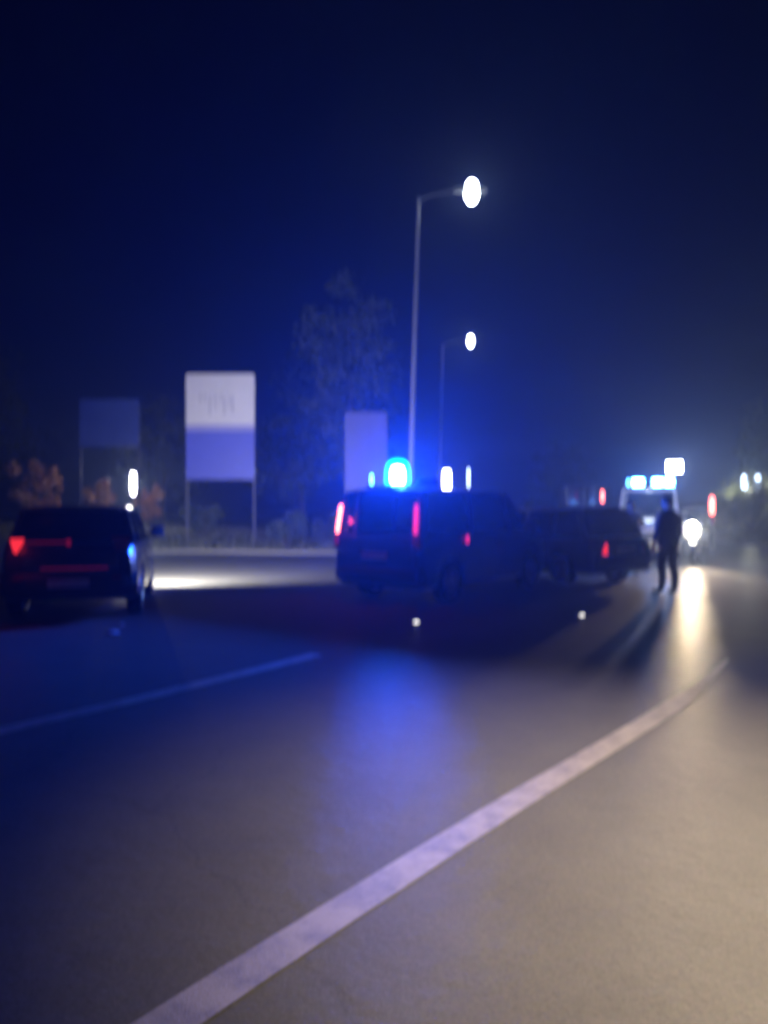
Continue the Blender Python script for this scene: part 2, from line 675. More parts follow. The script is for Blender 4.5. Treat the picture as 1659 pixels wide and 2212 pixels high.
def interp(pts, x):
    if x <= pts[0][0]:
        return pts[0][1]
    for (a, va), (b, vb) in zip(pts, pts[1:]):
        if a <= x <= b:
            f = (x - a) / max(1e-9, b - a)
            f = f * f * (3 - 2 * f) * 0.4 + f * 0.6
            return va + (vb - va) * f
    return pts[-1][1]


def body_shell(t, S, mat):
    """lower body: loft along x with wheel arches cut in the lower edge"""
    xs = sorted(set([S['xr'] + (S['xf'] - S['xr']) * i / 70 for i in range(71)] + [S['xr'] + 0.02, S['xr'] + 0.05, S['xf'] - 0.02, S['xf'] - 0.05]))
    bm = bmesh.new()
    rings = []
    for x in xs:
        zb = interp(S['zb'], x)
        for wx in (S['wf'], S['wr']):
            ra = S['wrad'] * 1.17
            if abs(x - wx) < ra:
                zb = max(zb, S['wrad'] + math.sqrt(ra * ra - (x - wx) ** 2) * 0.98)
        zt = interp(S['zt'], x)
        w = interp(S['w'], x)
        zb = min(zb, zt - 0.08)
        h = zt - zb
        half = [(0, zb), (w * 0.90, zb), (w * 0.985, zb + min(0.05, h * 0.15)), (w, zb + h * 0.32), (w * 0.995, zb + h * 0.60), (w * 0.975, zt - h * 0.13), (w * 0.94, zt - 0.012), (w * 0.84, zt + 0.008), (w * 0.45, zt + 0.02), (0, zt + 0.025)]
        ring = [bm.verts.new((x, y, z)) for y, z in half]
        ring += [bm.verts.new((x, -y, z)) for y, z in half[-2:0:-1]]
        rings.append(ring)
    n = len(rings[0])
    for a, b in zip(rings, rings[1:]):
        for k in range(n):
            bm.faces.new((a[k], a[(k + 1) % n], b[(k + 1) % n], b[k]))
    bm.faces.new(rings[0])
    bm.faces.new(rings[-1][::-1])
    return link('body', bm, mat, t, sm=38)


def greenhouse(t, S, mat, glass, rear_glass=None):
    """hollow cabin: roof slab, pillars, one pane per opening"""
    P = S['pillars']                        # (x at belt, x at roof, width) front to back
    zb, zr = S['belt'] - 0.01, S['roof']
    yb, yr = S['yb'], S['yr']
    # roof
    bm = bmesh.new()
    x0, x1 = P[0][1] + 0.05, P[-1][1] - 0.05
    nx, ny = 14, 10
    rows = []
    for lvl in (0, 1):
        g = []
        for i in range(nx + 1):
            x = x0 + (x1 - x0) * i / nx
            e = min(i, nx - i) / nx
            wf = 1.0 - 0.05 * max(0, 1 - e * 6)
            row = []
            for j in range(ny + 1):
                y = (j / ny * 2 - 1)
                crown = 0.045 * (1 - y ** 4) + 0.02 * min(1, e * 5)
                z = zr - 0.05 + (crown if lvl else -0.03)
                row.append(bm.verts.new((x, y * yr * wf * 1.02, z)))
            g.append(row)
        rows.append(g)
    for lvl in (0, 1):
        for i in range(nx):
            for j in range(ny):
                q = (rows[lvl][i][j], rows[lvl][i + 1][j], rows[lvl][i + 1][j + 1], rows[lvl][i][j + 1])
                bm.faces.new(q if lvl else q[::-1])
    for i in range(nx):
        for j in (0, ny):
            bm.faces.new((rows[0][i][j], rows[0][i + 1][j], rows[1][i + 1][j], rows[1][i][j]))
    for j in range(ny):
        for i in (0, nx):
            bm.faces.new((rows[0][i][j], rows[0][i][j + 1], rows[1][i][j + 1], rows[1][i][j]))
    roof = link('roof', bm, mat, t, sm=50)
    zt = zr - 0.06
    for s in (1, -1):
        for k, (bx, rx, w) in enumerate(P):
            bm = bmesh.new()
            d = 0.05
            hexa(bm, [(bx - w / 2, s * (yb - d), zb - 0.03), (bx + w / 2, s * (yb - d), zb - 0.03), (bx + w / 2, s * yb, zb - 0.03), (bx - w / 2, s * yb, zb - 0.03),
                      (rx - w / 2, s * (yr - d), zt), (rx + w / 2, s * (yr - d), zt), (rx + w / 2, s * yr, zt), (rx - w / 2, s * yr, zt)], 0.008)
            link('pillar', bm, mat, t)
        for k in range(len(P) - 1):
            a, b = P[k], P[k + 1]
            bm = bmesh.new()
            yi = 0.022
            g = 0.006
            quad = [(a[0] - a[2] / 2 - g, s * (yb - yi), zb + 0.012), (b[0] + b[2] / 2 + g, s * (yb - yi), zb + 0.012),
                    (b[1] + b[2] / 2 + g, s * (yr - yi), zt - 0.012), (a[1] - a[2] / 2 - g, s * (yr - yi), zt - 0.012)]
            panel(bm, quad, 0.005)
            gl = glass if not (rear_glass and k >= 1) else rear_glass
            link('side_window', bm, gl, t)
    a, d = P[0], P[-1]
    for nm, p, sgn, gl in (('windscreen', a, 1, glass), ('rear_window', d, -1, rear_glass or glass)):
        bm = bmesh.new()
        off = sgn * (p[2] / 2 - 0.02)
        n = 8
        cols = []
        for i in range(n + 1):
            f = i / n * 2 - 1
            bow = 0.05 * (1 - f * f) * sgn
            cols.append([bm.verts.new((p[0] + off + bow + dx, f * (yb - 0.06), zb + 0.01)) for dx in (0, -0.006 * sgn)] +
                        [bm.verts.new((p[1] + off + bow * 0.7 + dx, f * (yr - 0.06), zt - 0.01)) for dx in (-0.006 * sgn, 0)])
        for u, v in zip(cols, cols[1:]):
            for k in range(4):
                bm.faces.new((u[k], u[(k + 1) % 4], v[(k + 1) % 4], v[k]))
        bm.faces.new(cols[0])
        bm.faces.new(cols[-1])
        link(nm, bm, gl, t, sm=30)
    return roof


def seats(t, rows, z, y=0.36):
    for x in rows:
        for s in (1, -1):
            bm = bmesh.new()
            hexa(bm, [(x - 0.08, s * y - 0.22, z - 0.25), (x + 0.08, s * y - 0.22, z - 0.25), (x + 0.08, s * y + 0.22, z - 0.25), (x - 0.08, s * y + 0.22, z - 0.25),
                      (x - 0.16, s * y - 0.19, z + 0.14), (x - 0.05, s * y - 0.19, z + 0.14), (x - 0.05, s * y + 0.19, z + 0.14), (x - 0.16, s * y + 0.19, z + 0.14)], 0.03)
            st = link('seat', bm, M['seat'], t, sm=40)
            bm = bmesh.new()
            box(bm, (x - 0.16, s * y - 0.12, z + 0.17), (x - 0.07, s * y + 0.12, z + 0.34), 0.03)
            box(bm, (x - 0.12, s * y - 0.05, z + 0.12), (x - 0.105, s * y - 0.035, z + 0.19))
            box(bm, (x - 0.12, s * y + 0.035, z + 0.12), (x - 0.105, s * y + 0.05, z + 0.19))
            link('headrest', bm, M['seat'], st, sm=40)


def doors(t, S, spans, mat):
    for s in (1, -1):
        for (x0, x1) in spans:
            bm = bmesh.new()
            z0, z1 = S['door_z']
            y = interp(S['w'], (x0 + x1) / 2)
            hexa(bm, [(x0, s * (y - 0.03), z0), (x1, s * (y - 0.03), z0), (x1, s * (y + 0.004), z0), (x0, s * (y + 0.004), z0),
                      (x0, s * (y - 0.04), z1), (x1, s * (y - 0.04), z1), (x1, s * (y - 0.006), z1), (x0, s * (y - 0.006), z1)], 0.01)
            dr = link('door', bm, mat, t, sm=40)
            bm = bmesh.new()
            hx = x0 + 0.14
            box(bm, (hx - 0.09, s * (y + 0.012) - 0.012, z1 - 0.12), (hx + 0.09, s * (y + 0.012) + 0.012, z1 - 0.09), 0.006)
            link('handle', bm, M['plastic'], dr)


def mirrors(t, x, y, z, mat):
    for s in (1, -1):
        bm = bmesh.new()
        box(bm, (x - 0.05, s * y + (0.02 if s > 0 else -0.24), z), (x + 0.07, s * y + (0.24 if s > 0 else -0.02), z + 0.2), 0.03)
        tube(bm, [(x, s * (y - 0.06), z + 0.03), (x, s * (y + 0.06), z + 0.06)], 0.022, 8)
        link('wing_mirror', bm, mat, t, sm=40)


def bumper(t, x, w, z0, z1, mat, sgn, name):
    bm = bmesh.new()
    n = 16
    prof = []
    for i in range(n + 1):
        f = i / n * 2 - 1
        xx = x + sgn * (0.075 - 0.12 * abs(f) ** 5)
        prof.append([bm.verts.new((xx - sgn * 0.16, f * w, z0 + 0.02)), bm.verts.new((xx - sgn * 0.02, f * w, z0)), bm.verts.new((xx, f * w, z0 + 0.05)),
                     bm.verts.new((xx, f * w, z1 - 0.05)), bm.verts.new((xx - sgn * 0.03, f * w, z1)), bm.verts.new((xx - sgn * 0.16, f * w, z1))])
    for a, b in zip(prof, prof[1:]):
        for k in range(6):
            bm.faces.new((a[k], a[(k + 1) % 6], b[(k + 1) % 6], b[k]))
    bm.faces.new(prof[0])
    bm.faces.new(prof[-1])
    return link(name, bm, mat, t, sm=40)


def plate_on(t, x, z, sgn):
    bm = bmesh.new()
    box(bm, (x - 0.008, -0.26, z - 0.055), (x + 0.008, 0.26, z + 0.055), 0.004)
    return link('licence_plate', bm, M['plate'], t)


def block(t, name, lo, hi, mat, bev=0.012, sm=40):
    bm = bmesh.new()
    box(bm, lo, hi, bev)
    return link(name, bm, mat, t, sm=sm)


def wedge_lamp(t, name, pts8, mat, bev=0.01):
    bm = bmesh.new()
    hexa(bm, pts8, bev)
    return link(name, bm, mat, t, sm=40)


# ------------------------------------------------------------------ dark police van in the middle (seen from behind)
U = Vector((0.62, 0.785, 0)).normalized()
HEAD = math.atan2(U.y, U.x)
LV = 4.7
rear_c = Vector((-0.15, 11.6, 0))
ctr = rear_c + U * (LV / 2)
police = root('police_van', 'dark blue police van seen from behind with a dazzling blue roof beacon', 'van', ctr, HEAD)
S = dict(xr=-LV / 2, xf=LV / 2, wf=1.42, wr=-1.45, wrad=0.34,
         zb=[(-2.35, 0.36), (-2.2, 0.27), (2.1, 0.25), (2.35, 0.36)],
         zt=[(-2.35, 1.10), (-2.25, 1.16), (0.75, 1.13), (1.25, 1.10), (1.95, 0.98), (2.25, 0.86), (2.35, 0.72)],
         w=[(-2.35, 0.84), (-2.22, 0.90), (-1.9, 0.92), (1.5, 0.92), (2.05, 0.87), (2.25, 0.76), (2.35, 0.62)],
         pillars=[(1.42, 0.62, 0.07), (0.62, 0.42, 0.08), (-0.75, -0.78, 0.10), (-2.20, -2.10, 0.20)],
         belt=1.14, roof=1.90, yb=0.885, yr=0.80, door_z=(0.36, 1.06))
body_shell(police, S, M['van_paint'])
greenhouse(police, S, M['van_paint'], M['glass'])
put_wheels(police, 0.34, 0.225, 1.42, -1.45, 0.80)
doors(police, S, [(0.02, 0.98), (-1.02, 0.0)], M['van_paint'])
seats(police, [0.35, -0.6], 1.12)
mirrors(police, 1.12, 0.93, 1.16, M['plastic'])
bumper(police, -2.35, 0.90, 0.36, 0.60, M['plastic'], -1, 'rear_bumper')
bumper(police, 2.33, 0.84, 0.28, 0.56, M['plastic'], 1, 'front_bumper')
plate_on(police, -2.375, 0.80, -1)
# tailgate with a mid pillar (two rear doors)
tg = block(police, 'tailgate', (-2.372, -0.76, 0.62), (-2.335, 0.76, 1.09), M['van_paint'], 0.015)
block(tg, 'handle', (-2.39, -0.10, 0.94), (-2.37, 0.10, 0.98), M['plastic'], 0.006)
bm = bmesh.new()
hexa(bm, [(-2.325, 0.42, 1.12), (-2.285, 0.42, 1.12), (-2.285, 0.50, 1.12), (-2.325, 0.50, 1.12), (-2.225, 0.42, 1.84), (-2.185, 0.42, 1.84), (-2.185, 0.50, 1.84), (-2.225, 0.50, 1.84)], 0.006)
link('window_pillar', bm, M['van_paint'], police)
# rear light clusters climb the rear pillars
for s, on in ((1, 'tail_on'), (-1, 'tail_mid')):
    y0, y1 = (0.775, 0.895) if s > 0 else (-0.895, -0.775)
    y2, y3 = (0.725, 0.825) if s > 0 else (-0.825, -0.725)
    cl = wedge_lamp(police, 'tail_light', [(-2.39, y0, 0.92), (-2.27, y0, 0.92), (-2.27, y1, 0.92), (-2.35, y1, 0.92),
                                           (-2.27, y2, 1.70), (-2.16, y2, 1.70), (-2.16, y3, 1.70), (-2.23, y3, 1.70)], M['red_lens'], 0.015)
    ymid = (y0 + y1) / 2 - s * 0.02
    bm = bmesh.new()
    hexa(bm, [(-2.385, ymid - 0.028, 1.16), (-2.33, ymid - 0.028, 1.16), (-2.33, ymid + 0.028, 1.16), (-2.385, ymid + 0.028, 1.16),
              (-2.315, ymid - 0.032 - s * 0.028, 1.62), (-2.26, ymid - 0.032 - s * 0.028, 1.62), (-2.26, ymid + 0.032 - s * 0.028, 1.62), (-2.315, ymid + 0.032 - s * 0.028, 1.62)], 0.012)
    link('lit_lens', bm, M[on], cl, sm=40)
    bm = bmesh.new()
    hexa(bm, [(-2.405, ymid - 0.035, 0.97), (-2.36, ymid - 0.035, 0.97), (-2.36, ymid + 0.035, 0.97), (-2.405, ymid + 0.035, 0.97),
              (-2.388, ymid - 0.032, 1.14), (-2.34, ymid - 0.032, 1.14), (-2.34, ymid + 0.032, 1.14), (-2.388, ymid + 0.032, 1.14)], 0.008)
    link('lower_lens', bm, M['tail_dim'] if s > 0 else M['red_lens'], cl, sm=40)
# red side marker towards the front of the right side
block(police, 'side_marker', (-1.02, -0.935, 0.98), (-0.96, -0.915, 1.10), M['tail_mid'], 0.006)
for s in (1, -1):
    wedge_lamp(police, 'headlight', [(2.05, s * 0.55, 0.66), (2.30, s * 0.55, 0.66), (2.16, s * 0.80, 0.66), (1.95, s * 0.86, 0.66),
                                     (1.98, s * 0.55, 0.88), (2.22, s * 0.55, 0.86), (2.08, s * 0.80, 0.86), (1.88, s * 0.86, 0.90)], M['clear_lens'])
block(police, 'fuel_flap', (-1.75, 0.915, 0.86), (-1.58, 0.928, 1.02), M['van_paint'], 0.006)
light('tail_bulb', 'POINT', (-2.46, 0.82, 1.42), (1.0, 0.05, 0.06), 5, police, 0.05)
light('tail_bulb', 'POINT', (-2.46, -0.82, 1.42), (1.0, 0.03, 0.12), 3, police, 0.05)
# roof light bar across the back of the roof
BX = -1.55
bar = block(police, 'light_bar', (BX - 0.09, -0.70, 1.925), (BX + 0.09, 0.78, 1.985), M['plastic'], 0.015)
for s in (0.55, -0.5):
    block(bar, 'bar_foot', (BX - 0.05, s - 0.03, 1.88), (BX + 0.05, s + 0.03, 1.927), M['plastic'], 0.005)
bm = bmesh.new()
lathe(bm, [(0.215, 1.985), (0.225, 2.0), (0.22, 2.22), (0.19, 2.33), (0.11, 2.395), (0.002, 2.41)], 24, 'z', (BX, 0.14, 0))
bcn = link('beacon', bm, M['beacon_lens'], bar, sm=60)
bm = bmesh.new()
lathe(bm, [(0.10, 1.995), (0.125, 2.03), (0.128, 2.18), (0.10, 2.27), (0.002, 2.30)], 24, 'z', (BX, 0.14, 0))
link('bulb', bm, M['beacon_on'], bcn, sm=60)
block(bar, 'left_strobe', (BX - 0.03, 0.70, 1.987), (BX + 0.03, 0.74, 2.17), M['strobe_low'], 0.02)
block(bar, 'right_strobe', (BX - 0.075, -0.66, 1.987), (BX + 0.075, -0.30, 2.07), M['blue_lens'], 0.02)
bl = light('beacon_bulb', 'POINT', (BX, 0.14, 2.16), (0.010, 0.08, 1.0), 4900, police, 0.12)

# ------------------------------------------------------------------ dark crossover on the left, seen from behind
E_head = Vector((math.sin(R(-15)), math.cos(R(-15)), 0))
E_right = Vector((E_head.y, -E_head.x, 0))
Lc = 4.25
e_ctr = Vector((-3.40, 9.9, 0)) - E_right * 0.9 + E_head * (Lc / 2)
cross = root('crossover_car', 'black crossover car at the left with a thin red tail light strip', 'car', e_ctr, math.atan2(E_head.y, E_head.x))
S2 = dict(xr=-Lc / 2, xf=Lc / 2, wf=1.28, wr=-1.30, wrad=0.34,
          zb=[(-2.13, 0.42), (-1.95, 0.30), (1.9, 0.26), (2.13, 0.38)],
          zt=[(-2.13, 0.98), (-2.02, 1.08), (0.6, 1.04), (1.0, 1.02), (1.7, 0.93), (2.02, 0.82), (2.13, 0.66)],
          w=[(-2.13, 0.80), (-1.98, 0.87), (-1.6, 0.90), (1.35, 0.90), (1.85, 0.86), (2.05, 0.74), (2.13, 0.58)],
          pillars=[(1.05, 0.32, 0.07), (0.22, 0.10, 0.08), (-0.78, -0.82, 0.09), (-1.85, -1.52, 0.20)],
          belt=1.05, roof=1.60, yb=0.85, yr=0.70, door_z=(0.36, 0.98))
body_shell(cross, S2, M['black_paint'])
greenhouse(cross, S2, M['black_paint'], M['dark_glass'])
put_wheels(cross, 0.34, 0.22, 1.28, -1.30, 0.79)
doors(cross, S2, [(-0.15, 0.82), (-1.02, -0.17)], M['black_paint'])
seats(cross, [0.2, -0.7], 1.02, 0.34)
mirrors(cross, 0.80, 0.88, 1.06, M['plastic'])
rb = bumper(cross, -2.12, 0.87, 0.38, 0.68, M['plastic'], -1, 'rear_bumper')
bumper(cross, 2.10, 0.80, 0.28, 0.52, M['plastic'], 1, 'front_bumper')
plate_on(cross, -2.20, 0.55, -1)
tg2 = block(cross, 'tailgate', (-2.155, -0.62, 0.70), (-2.115, 0.62, 0.985), M['black_paint'], 0.015)
block(tg2, 'reflection_strip', (-2.17, -0.50, 0.745), (-2.153, 0.36, 0.755), M['tail_dim'], 0.005)  # red reflection of the tail lights, put in as a glowing strip
cl = wedge_lamp(cross, 'tail_light', [(-2.185, 0.64, 0.96), (-2.05, 0.64, 0.96), (-2.02, 0.68, 0.96), (-2.15, 0.68, 0.96),
                                      (-2.13, 0.57, 1.15), (-2.0, 0.57, 1.15), (-1.97, 0.75, 1.15), (-2.07, 0.75, 1.15)], M['tail_red'], 0.012)
cl2 = wedge_lamp(cross, 'tail_light', [(-2.185, -0.60, 0.98), (-2.05, -0.60, 0.98), (-2.02, -0.70, 0.98), (-2.15, -0.70, 0.98),
                                       (-2.13, -0.52, 1.17), (-2.0, -0.52, 1.17), (-1.97, -0.80, 1.17), (-2.07, -0.80, 1.17)], M['red_lens'], 0.012)
light('tail_bulb', 'POINT', (-2.26, 0.66, 1.08), (1.0, 0.04, 0.05), 2, cross, 0.04)
ls = block(cross, 'light_strip', (-2.158, 0.02, 1.10), (-2.12, 0.55, 1.112), M['tail_dim'], 0.005)
block(ls, 'strip_end', (-2.165, -0.02, 1.06), (-2.12, 0.03, 1.14), M['tail_dim'], 0.006)
block(rb, 'reflector', (-2.20, -0.68, 0.60), (-2.18, -0.56, 0.635), M['red_lens'], 0.004)
block(rb, 'reflector', (-2.20, 0.56, 0.60), (-2.18, 0.68, 0.635), M['red_lens'], 0.004)
bm = bmesh.new()
tube(bm, [(-2.03, -0.905, 0.60), (-2.06, -0.90, 0.52), (-2.09, -0.885, 0.42)], 0.012, 8)
link('chrome_trim', bm, M['alloy'], cross)
block(cross, 'spoiler', (-1.82, -0.62, 1.535), (-1.46, 0.62, 1.565), M['black_paint'], 0.012)
for s in (1, -1):
    hl = wedge_lamp(cross, 'headlight', [(1.86, s * 0.52, 0.62), (2.10, s * 0.52, 0.62), (1.98, s * 0.76, 0.62), (1.78, s * 0.82, 0.62),
                                         (1.82, s * 0.52, 0.78), (2.04, s * 0.52, 0.77), (1.92, s * 0.76, 0.77), (1.72, s * 0.83, 0.80)], M['head_on'])
    light('headlight_bulb', 'SPOT', (2.16, s * 0.62, 0.70), (1.0, 0.95, 0.82), 6400 if s > 0 else 2600, cross, 0.05,
          (8.0, s * 0.62 - 4.9, 0.85), R(122), 0.9)

# ------------------------------------------------------------------ dark saloon beyond the van
b_head = Vector((math.sin(R(-30)), math.cos(R(-30)), 0))
B_rear = Vector((4.80, 14.2, 0))
Lb = 4.4
sal = root('hatchback_car', 'dark grey hatchback car parked beyond the police van with a dull red tail light', 'car', B_rear + b_head * Lb / 2, math.atan2(b_head.y, b_head.x))
S3 = dict(xr=-2.2, xf=2.2, wf=1.32, wr=-1.28, wrad=0.315,
          zb=[(-2.2, 0.38), (-2.05, 0.26), (2.0, 0.22), (2.2, 0.34)],
          zt=[(-2.2, 0.86), (-2.1, 0.99), (-1.3, 1.0), (0.8, 0.96), (1.3, 0.90), (1.9, 0.80), (2.12, 0.70), (2.2, 0.58)],
          w=[(-2.2, 0.76), (-2.05, 0.84), (-1.6, 0.88), (1.3, 0.88), (1.85, 0.82), (2.1, 0.70), (2.2, 0.55)],
          pillars=[(1.05, 0.35, 0.06), (-0.08, -0.14, 0.08), (-1.0, -1.02, 0.08), (-1.95, -1.62, 0.16)],
          belt=0.985, roof=1.60, yb=0.83, yr=0.69, door_z=(0.32, 0.90))
body_shell(sal, S3, M['grey_paint'])
greenhouse(sal, S3, M['grey_paint'], M['dark_glass'])
put_wheels(sal, 0.315, 0.205, 1.32, -1.28, 0.77)
doors(sal, S3, [(-0.18, 0.78), (-1.0, -0.2)], M['grey_paint'])
seats(sal, [0.05, -0.85], 0.92, 0.33)
mirrors(sal, 0.78, 0.86, 0.95, M['plastic'])
bumper(sal, -2.19, 0.82, 0.30, 0.58, M['grey_paint'], -1, 'rear_bumper')
bumper(sal, 2.17, 0.78, 0.24, 0.48, M['grey_paint'], 1, 'front_bumper')
plate_on(sal, -2.225, 0.72, -1)
for s, mm in ((1, 'tail_red'), (-1, 'red_lens')):
    wedge_lamp(sal, 'tail_light', [(-2.25, s * 0.52, 0.66), (-2.12, s * 0.52, 0.66), (-2.02, s * 0.80, 0.66), (-2.14, s * 0.79, 0.66),
                                   (-2.22, s * 0.50, 0.88), (-2.10, s * 0.50, 0.88), (-2.0, s * 0.82, 0.88), (-2.10, s * 0.80, 0.88)], M[mm])
    wedge_lamp(sal, 'headlight', [(1.9, s * 0.48, 0.55), (2.16, s * 0.48, 0.55), (2.04, s * 0.70, 0.55), (1.84, s * 0.78, 0.55),
                                  (1.86, s * 0.48, 0.70), (2.10, s * 0.48, 0.69), (1.98, s * 0.70, 0.69), (1.78, s * 0.79, 0.71)], M['clear_lens'])

# ------------------------------------------------------------------ white and blue emergency van on the right, facing us
C_head = Vector((-0.36, -0.93, 0)).normalized()
c_front = at(1400, HOR, 21.8)
c_front.z = 0
Lw = 5.0
amb = root('emergency_van', 'white emergency van with a blue bonnet and a lit blue light bar', 'van', c_front - C_head * Lw / 2, math.atan2(C_head.y, C_head.x))
S4 = dict(xr=-2.5, xf=2.5, wf=1.55, wr=-1.5, wrad=0.34,
          zb=[(-2.5, 0.40), (-2.3, 0.30), (2.25, 0.28), (2.5, 0.36)],
          zt=[(-2.5, 1.20), (-2.4, 1.26), (1.3, 1.22), (1.6, 1.18), (2.2, 1.02), (2.42, 0.92), (2.5, 0.80)],
          w=[(-2.5, 0.88), (-2.35, 0.93), (-2.0, 0.94), (1.7, 0.94), (2.2, 0.90), (2.42, 0.82), (2.5, 0.72)],
          pillars=[(1.75, 0.95, 0.08), (0.85, 0.62, 0.09), (-0.8, -0.82, 0.12), (-2.38, -2.30, 0.22)],
          belt=1.23, roof=2.25, yb=0.905, yr=0.82, door_z=(0.40, 1.14))
body_shell(amb, S4, M['white_paint'])
greenhouse(amb, S4, M['white_paint'], M['glass'])
put_wheels(amb, 0.34, 0.23, 1.55, -1.5, 0.82)
doors(amb, S4, [(0.12, 1.08), (-1.0, 0.10)], M['white_paint'])
seats(amb, [0.55, -0.5], 1.2)
mirrors(amb, 1.42, 0.95, 1.26, M['plastic'])
bumper(amb, 2.47, 0.92, 0.30, 0.60, M['pale_plastic'], 1, 'front_bumper')
bumper(amb, -2.5, 0.92, 0.36, 0.62, M['plastic'], -1, 'rear_bumper')
bm = bmesh.new()
hexa(bm, [(1.72, -0.74, 1.17), (2.30, -0.70, 0.985), (2.30, 0.70, 0.985), (1.72, 0.74, 1.17), (1.72, -0.74, 1.212), (2.32, -0.68, 1.032), (2.32, 0.68, 1.032), (1.72, 0.74, 1.212)], 0.01)
link('bonnet', bm, M['blue_paint'], amb, sm=40)
gr = block(amb, 'grille', (2.45, -0.46, 0.63), (2.515, 0.46, 0.86), M['plastic'], 0.012)
for k in range(4):
    block(gr, 'grille_bar', (2.513, -0.44, 0.66 + 0.05 * k), (2.527, 0.44, 0.675 + 0.05 * k), M['alloy'], 0.003)
plate_on(amb, 2.556, 0.46, 1)
for s in (1, -1):
    wedge_lamp(amb, 'headlight', [(2.20, s * 0.52, 0.66), (2.50, s * 0.52, 0.66), (2.38, s * 0.80, 0.66), (2.15, s * 0.88, 0.66),
                                  (2.15, s * 0.52, 0.92), (2.45, s * 0.52, 0.90), (2.33, s * 0.80, 0.90), (2.10, s * 0.89, 0.94)], M['clear_lens'])
for s in (1, -1):
    st = block(amb, 'side_stripe', (-2.2, s * 0.945 - 0.004, 0.70), (1.1, s * 0.945 + 0.004, 0.92), M['blue_paint'], 0.002)
# light bar: blue pods, lower strobes and feet
lb = block(amb, 'light_bar', (0.55, -0.70, 2.275), (0.82, 0.78, 2.33), M['plastic'], 0.015)
for s in (0.5, -0.5):
    block(lb, 'bar_foot', (0.62, s - 0.03, 2.23), (0.75, s + 0.03, 2.277), M['plastic'], 0.005)
for (y0, y1, mm) in ((-0.69, -0.60, 'strobe_low'), (-0.52, -0.15, 'strobe_on'), (0.10, 0.42, 'strobe_on'), (0.48, 0.76, 'strobe_on')):
    block(lb, 'strobe', (0.57, y0, 2.332), (0.80, y1, 2.54), M[mm], 0.03)
for y in (-0.40, -0.24, 0.16, 0.30, 0.55, 0.68):
    block(lb, 'lower_strobe', (0.815, y - 0.045, 2.28), (0.835, y + 0.045, 2.325), M['strobe_low'], 0.006)
light('strobe_bulb', 'POINT', (0.68, -0.32, 2.43), (0.05, 0.22, 1.0), 450, amb, 0.08)
light('strobe_bulb', 'POINT', (0.68, 0.55, 2.43), (0.05, 0.22, 1.0), 450, amb, 0.08)
light('cabin_lamp', 'POINT', (0.75, 0, 2.08), (0.75, 0.85, 1.0), 70, amb, 0.08)
# flood light on a short mast
bm = bmesh.new()
tube(bm, [(-0.2, 0.78, 2.19), (-0.2, 0.80, 2.78)], [0.035, 0.025], 10)
mast = link('mast', bm, M['steel'], amb, sm=40)
block(mast, 'flood_housing', (-0.26, 0.52, 2.78), (-0.14, 1.06, 3.16), M['plastic'], 0.02)
block(mast, 'flood_lens', (-0.139, 0.55, 2.81), (-0.125, 1.03, 3.13), M['flood_on'], 0.004)
light('flood_bulb', 'SPOT', (-0.05, 0.79, 2.97), (0.92, 0.96, 1.0), 450, amb, 0.12, (9.0, 4.5, 0.0), R(120), 0.8)

# ------------------------------------------------------------------ motorcycle with the dazzling headlight
mc_c = at(1496, HOR, 20.6)
mc_c.z = 0
mh = Vector((-mc_c.x + 0.6, -mc_c.y, 0)).normalized()
moto = root('motorcycle', 'motorcycle facing us with a dazzling warm white headlight', 'motorcycle', mc_c, math.atan2(mh.y, mh.x))
w0 = make_wheel(0.31, 0.13, moto, 6)
w0.location = (0.0, 0, 0.31)
c = inst(w0, moto, (-1.48, 0, 0.31))
for ch in list(w0.children):
    inst(ch, c)
for s in (1, -1):
    bm = bmesh.new()
    tube(bm, [(0.0, s * 0.10, 0.31), (-0.16, s * 0.10, 0.72), (-0.30, s * 0.10, 1.06)], [0.028, 0.024, 0.028], 10)
    link('fork', bm, M['steel'], moto, sm=40)
bm = bmesh.new()
for i in range(9):
    a0 = R(20 + 16 * i)
    a1 = R(20 + 16 * (i + 1))
    q = []
    for rr in (0.335, 0.345):
        q += [(math.cos(a0) * rr, -0.075, 0.31 + math.sin(a0) * rr), (math.cos(a1) * rr, -0.075, 0.31 + math.sin(a1) * rr),
              (math.cos(a1) * rr, 0.075, 0.31 + math.sin(a1) * rr), (math.cos(a0) * rr, 0.075, 0.31 + math.sin(a0) * rr)]
    hexa(bm, q)
link('mudguard', bm, M['blue_paint'], moto)
bm = bmesh.new()
hexa(bm, [(-0.60, -0.24, 0.62), (-0.10, -0.16, 0.70), (-0.10, 0.16, 0.70), (-0.60, 0.24, 0.62), (-0.62, -0.30, 1.16), (-0.20, -0.24, 1.14), (-0.20, 0.24, 1.14), (-0.62, 0.30, 1.16)], 0.06)
link('fairing', bm, M['white_paint'], moto, sm=50)
bm = bmesh.new()
panel(bm, [(-0.22, -0.20, 1.14), (-0.22, 0.20, 1.14), (-0.42, 0.17, 1.46), (-0.42, -0.17, 1.46)], 0.006)
link('windshield', bm, M['glass'], moto)
bm = bmesh.new()
ball(bm, (-0.75, 0, 0.92), 0.2, (1.4, 0.8, 0.75))
link('tank', bm, M['white_paint'], moto, sm=60)
bm = bmesh.new()
box(bm, (-1.62, -0.16, 0.78), (-0.95, 0.16, 0.88), 0.04)
link('saddle', bm, M['seat'], moto, sm=40)
bm = bmesh.new()
box(bm, (-1.05, -0.19, 0.25), (-0.45, 0.19, 0.72), 0.06)
tube(bm, [(-0.9, 0.15, 0.33), (-1.3, 0.22, 0.32), (-1.7, 0.24, 0.42)], 0.05, 10)
link('engine', bm, M['steel'], moto, sm=40)
for s in (1, -1):
    block(moto, 'pannier', (-1.75, s * 0.38 - 0.12, 0.50), (-1.2, s * 0.38 + 0.12, 0.88), M['white_paint'], 0.05)
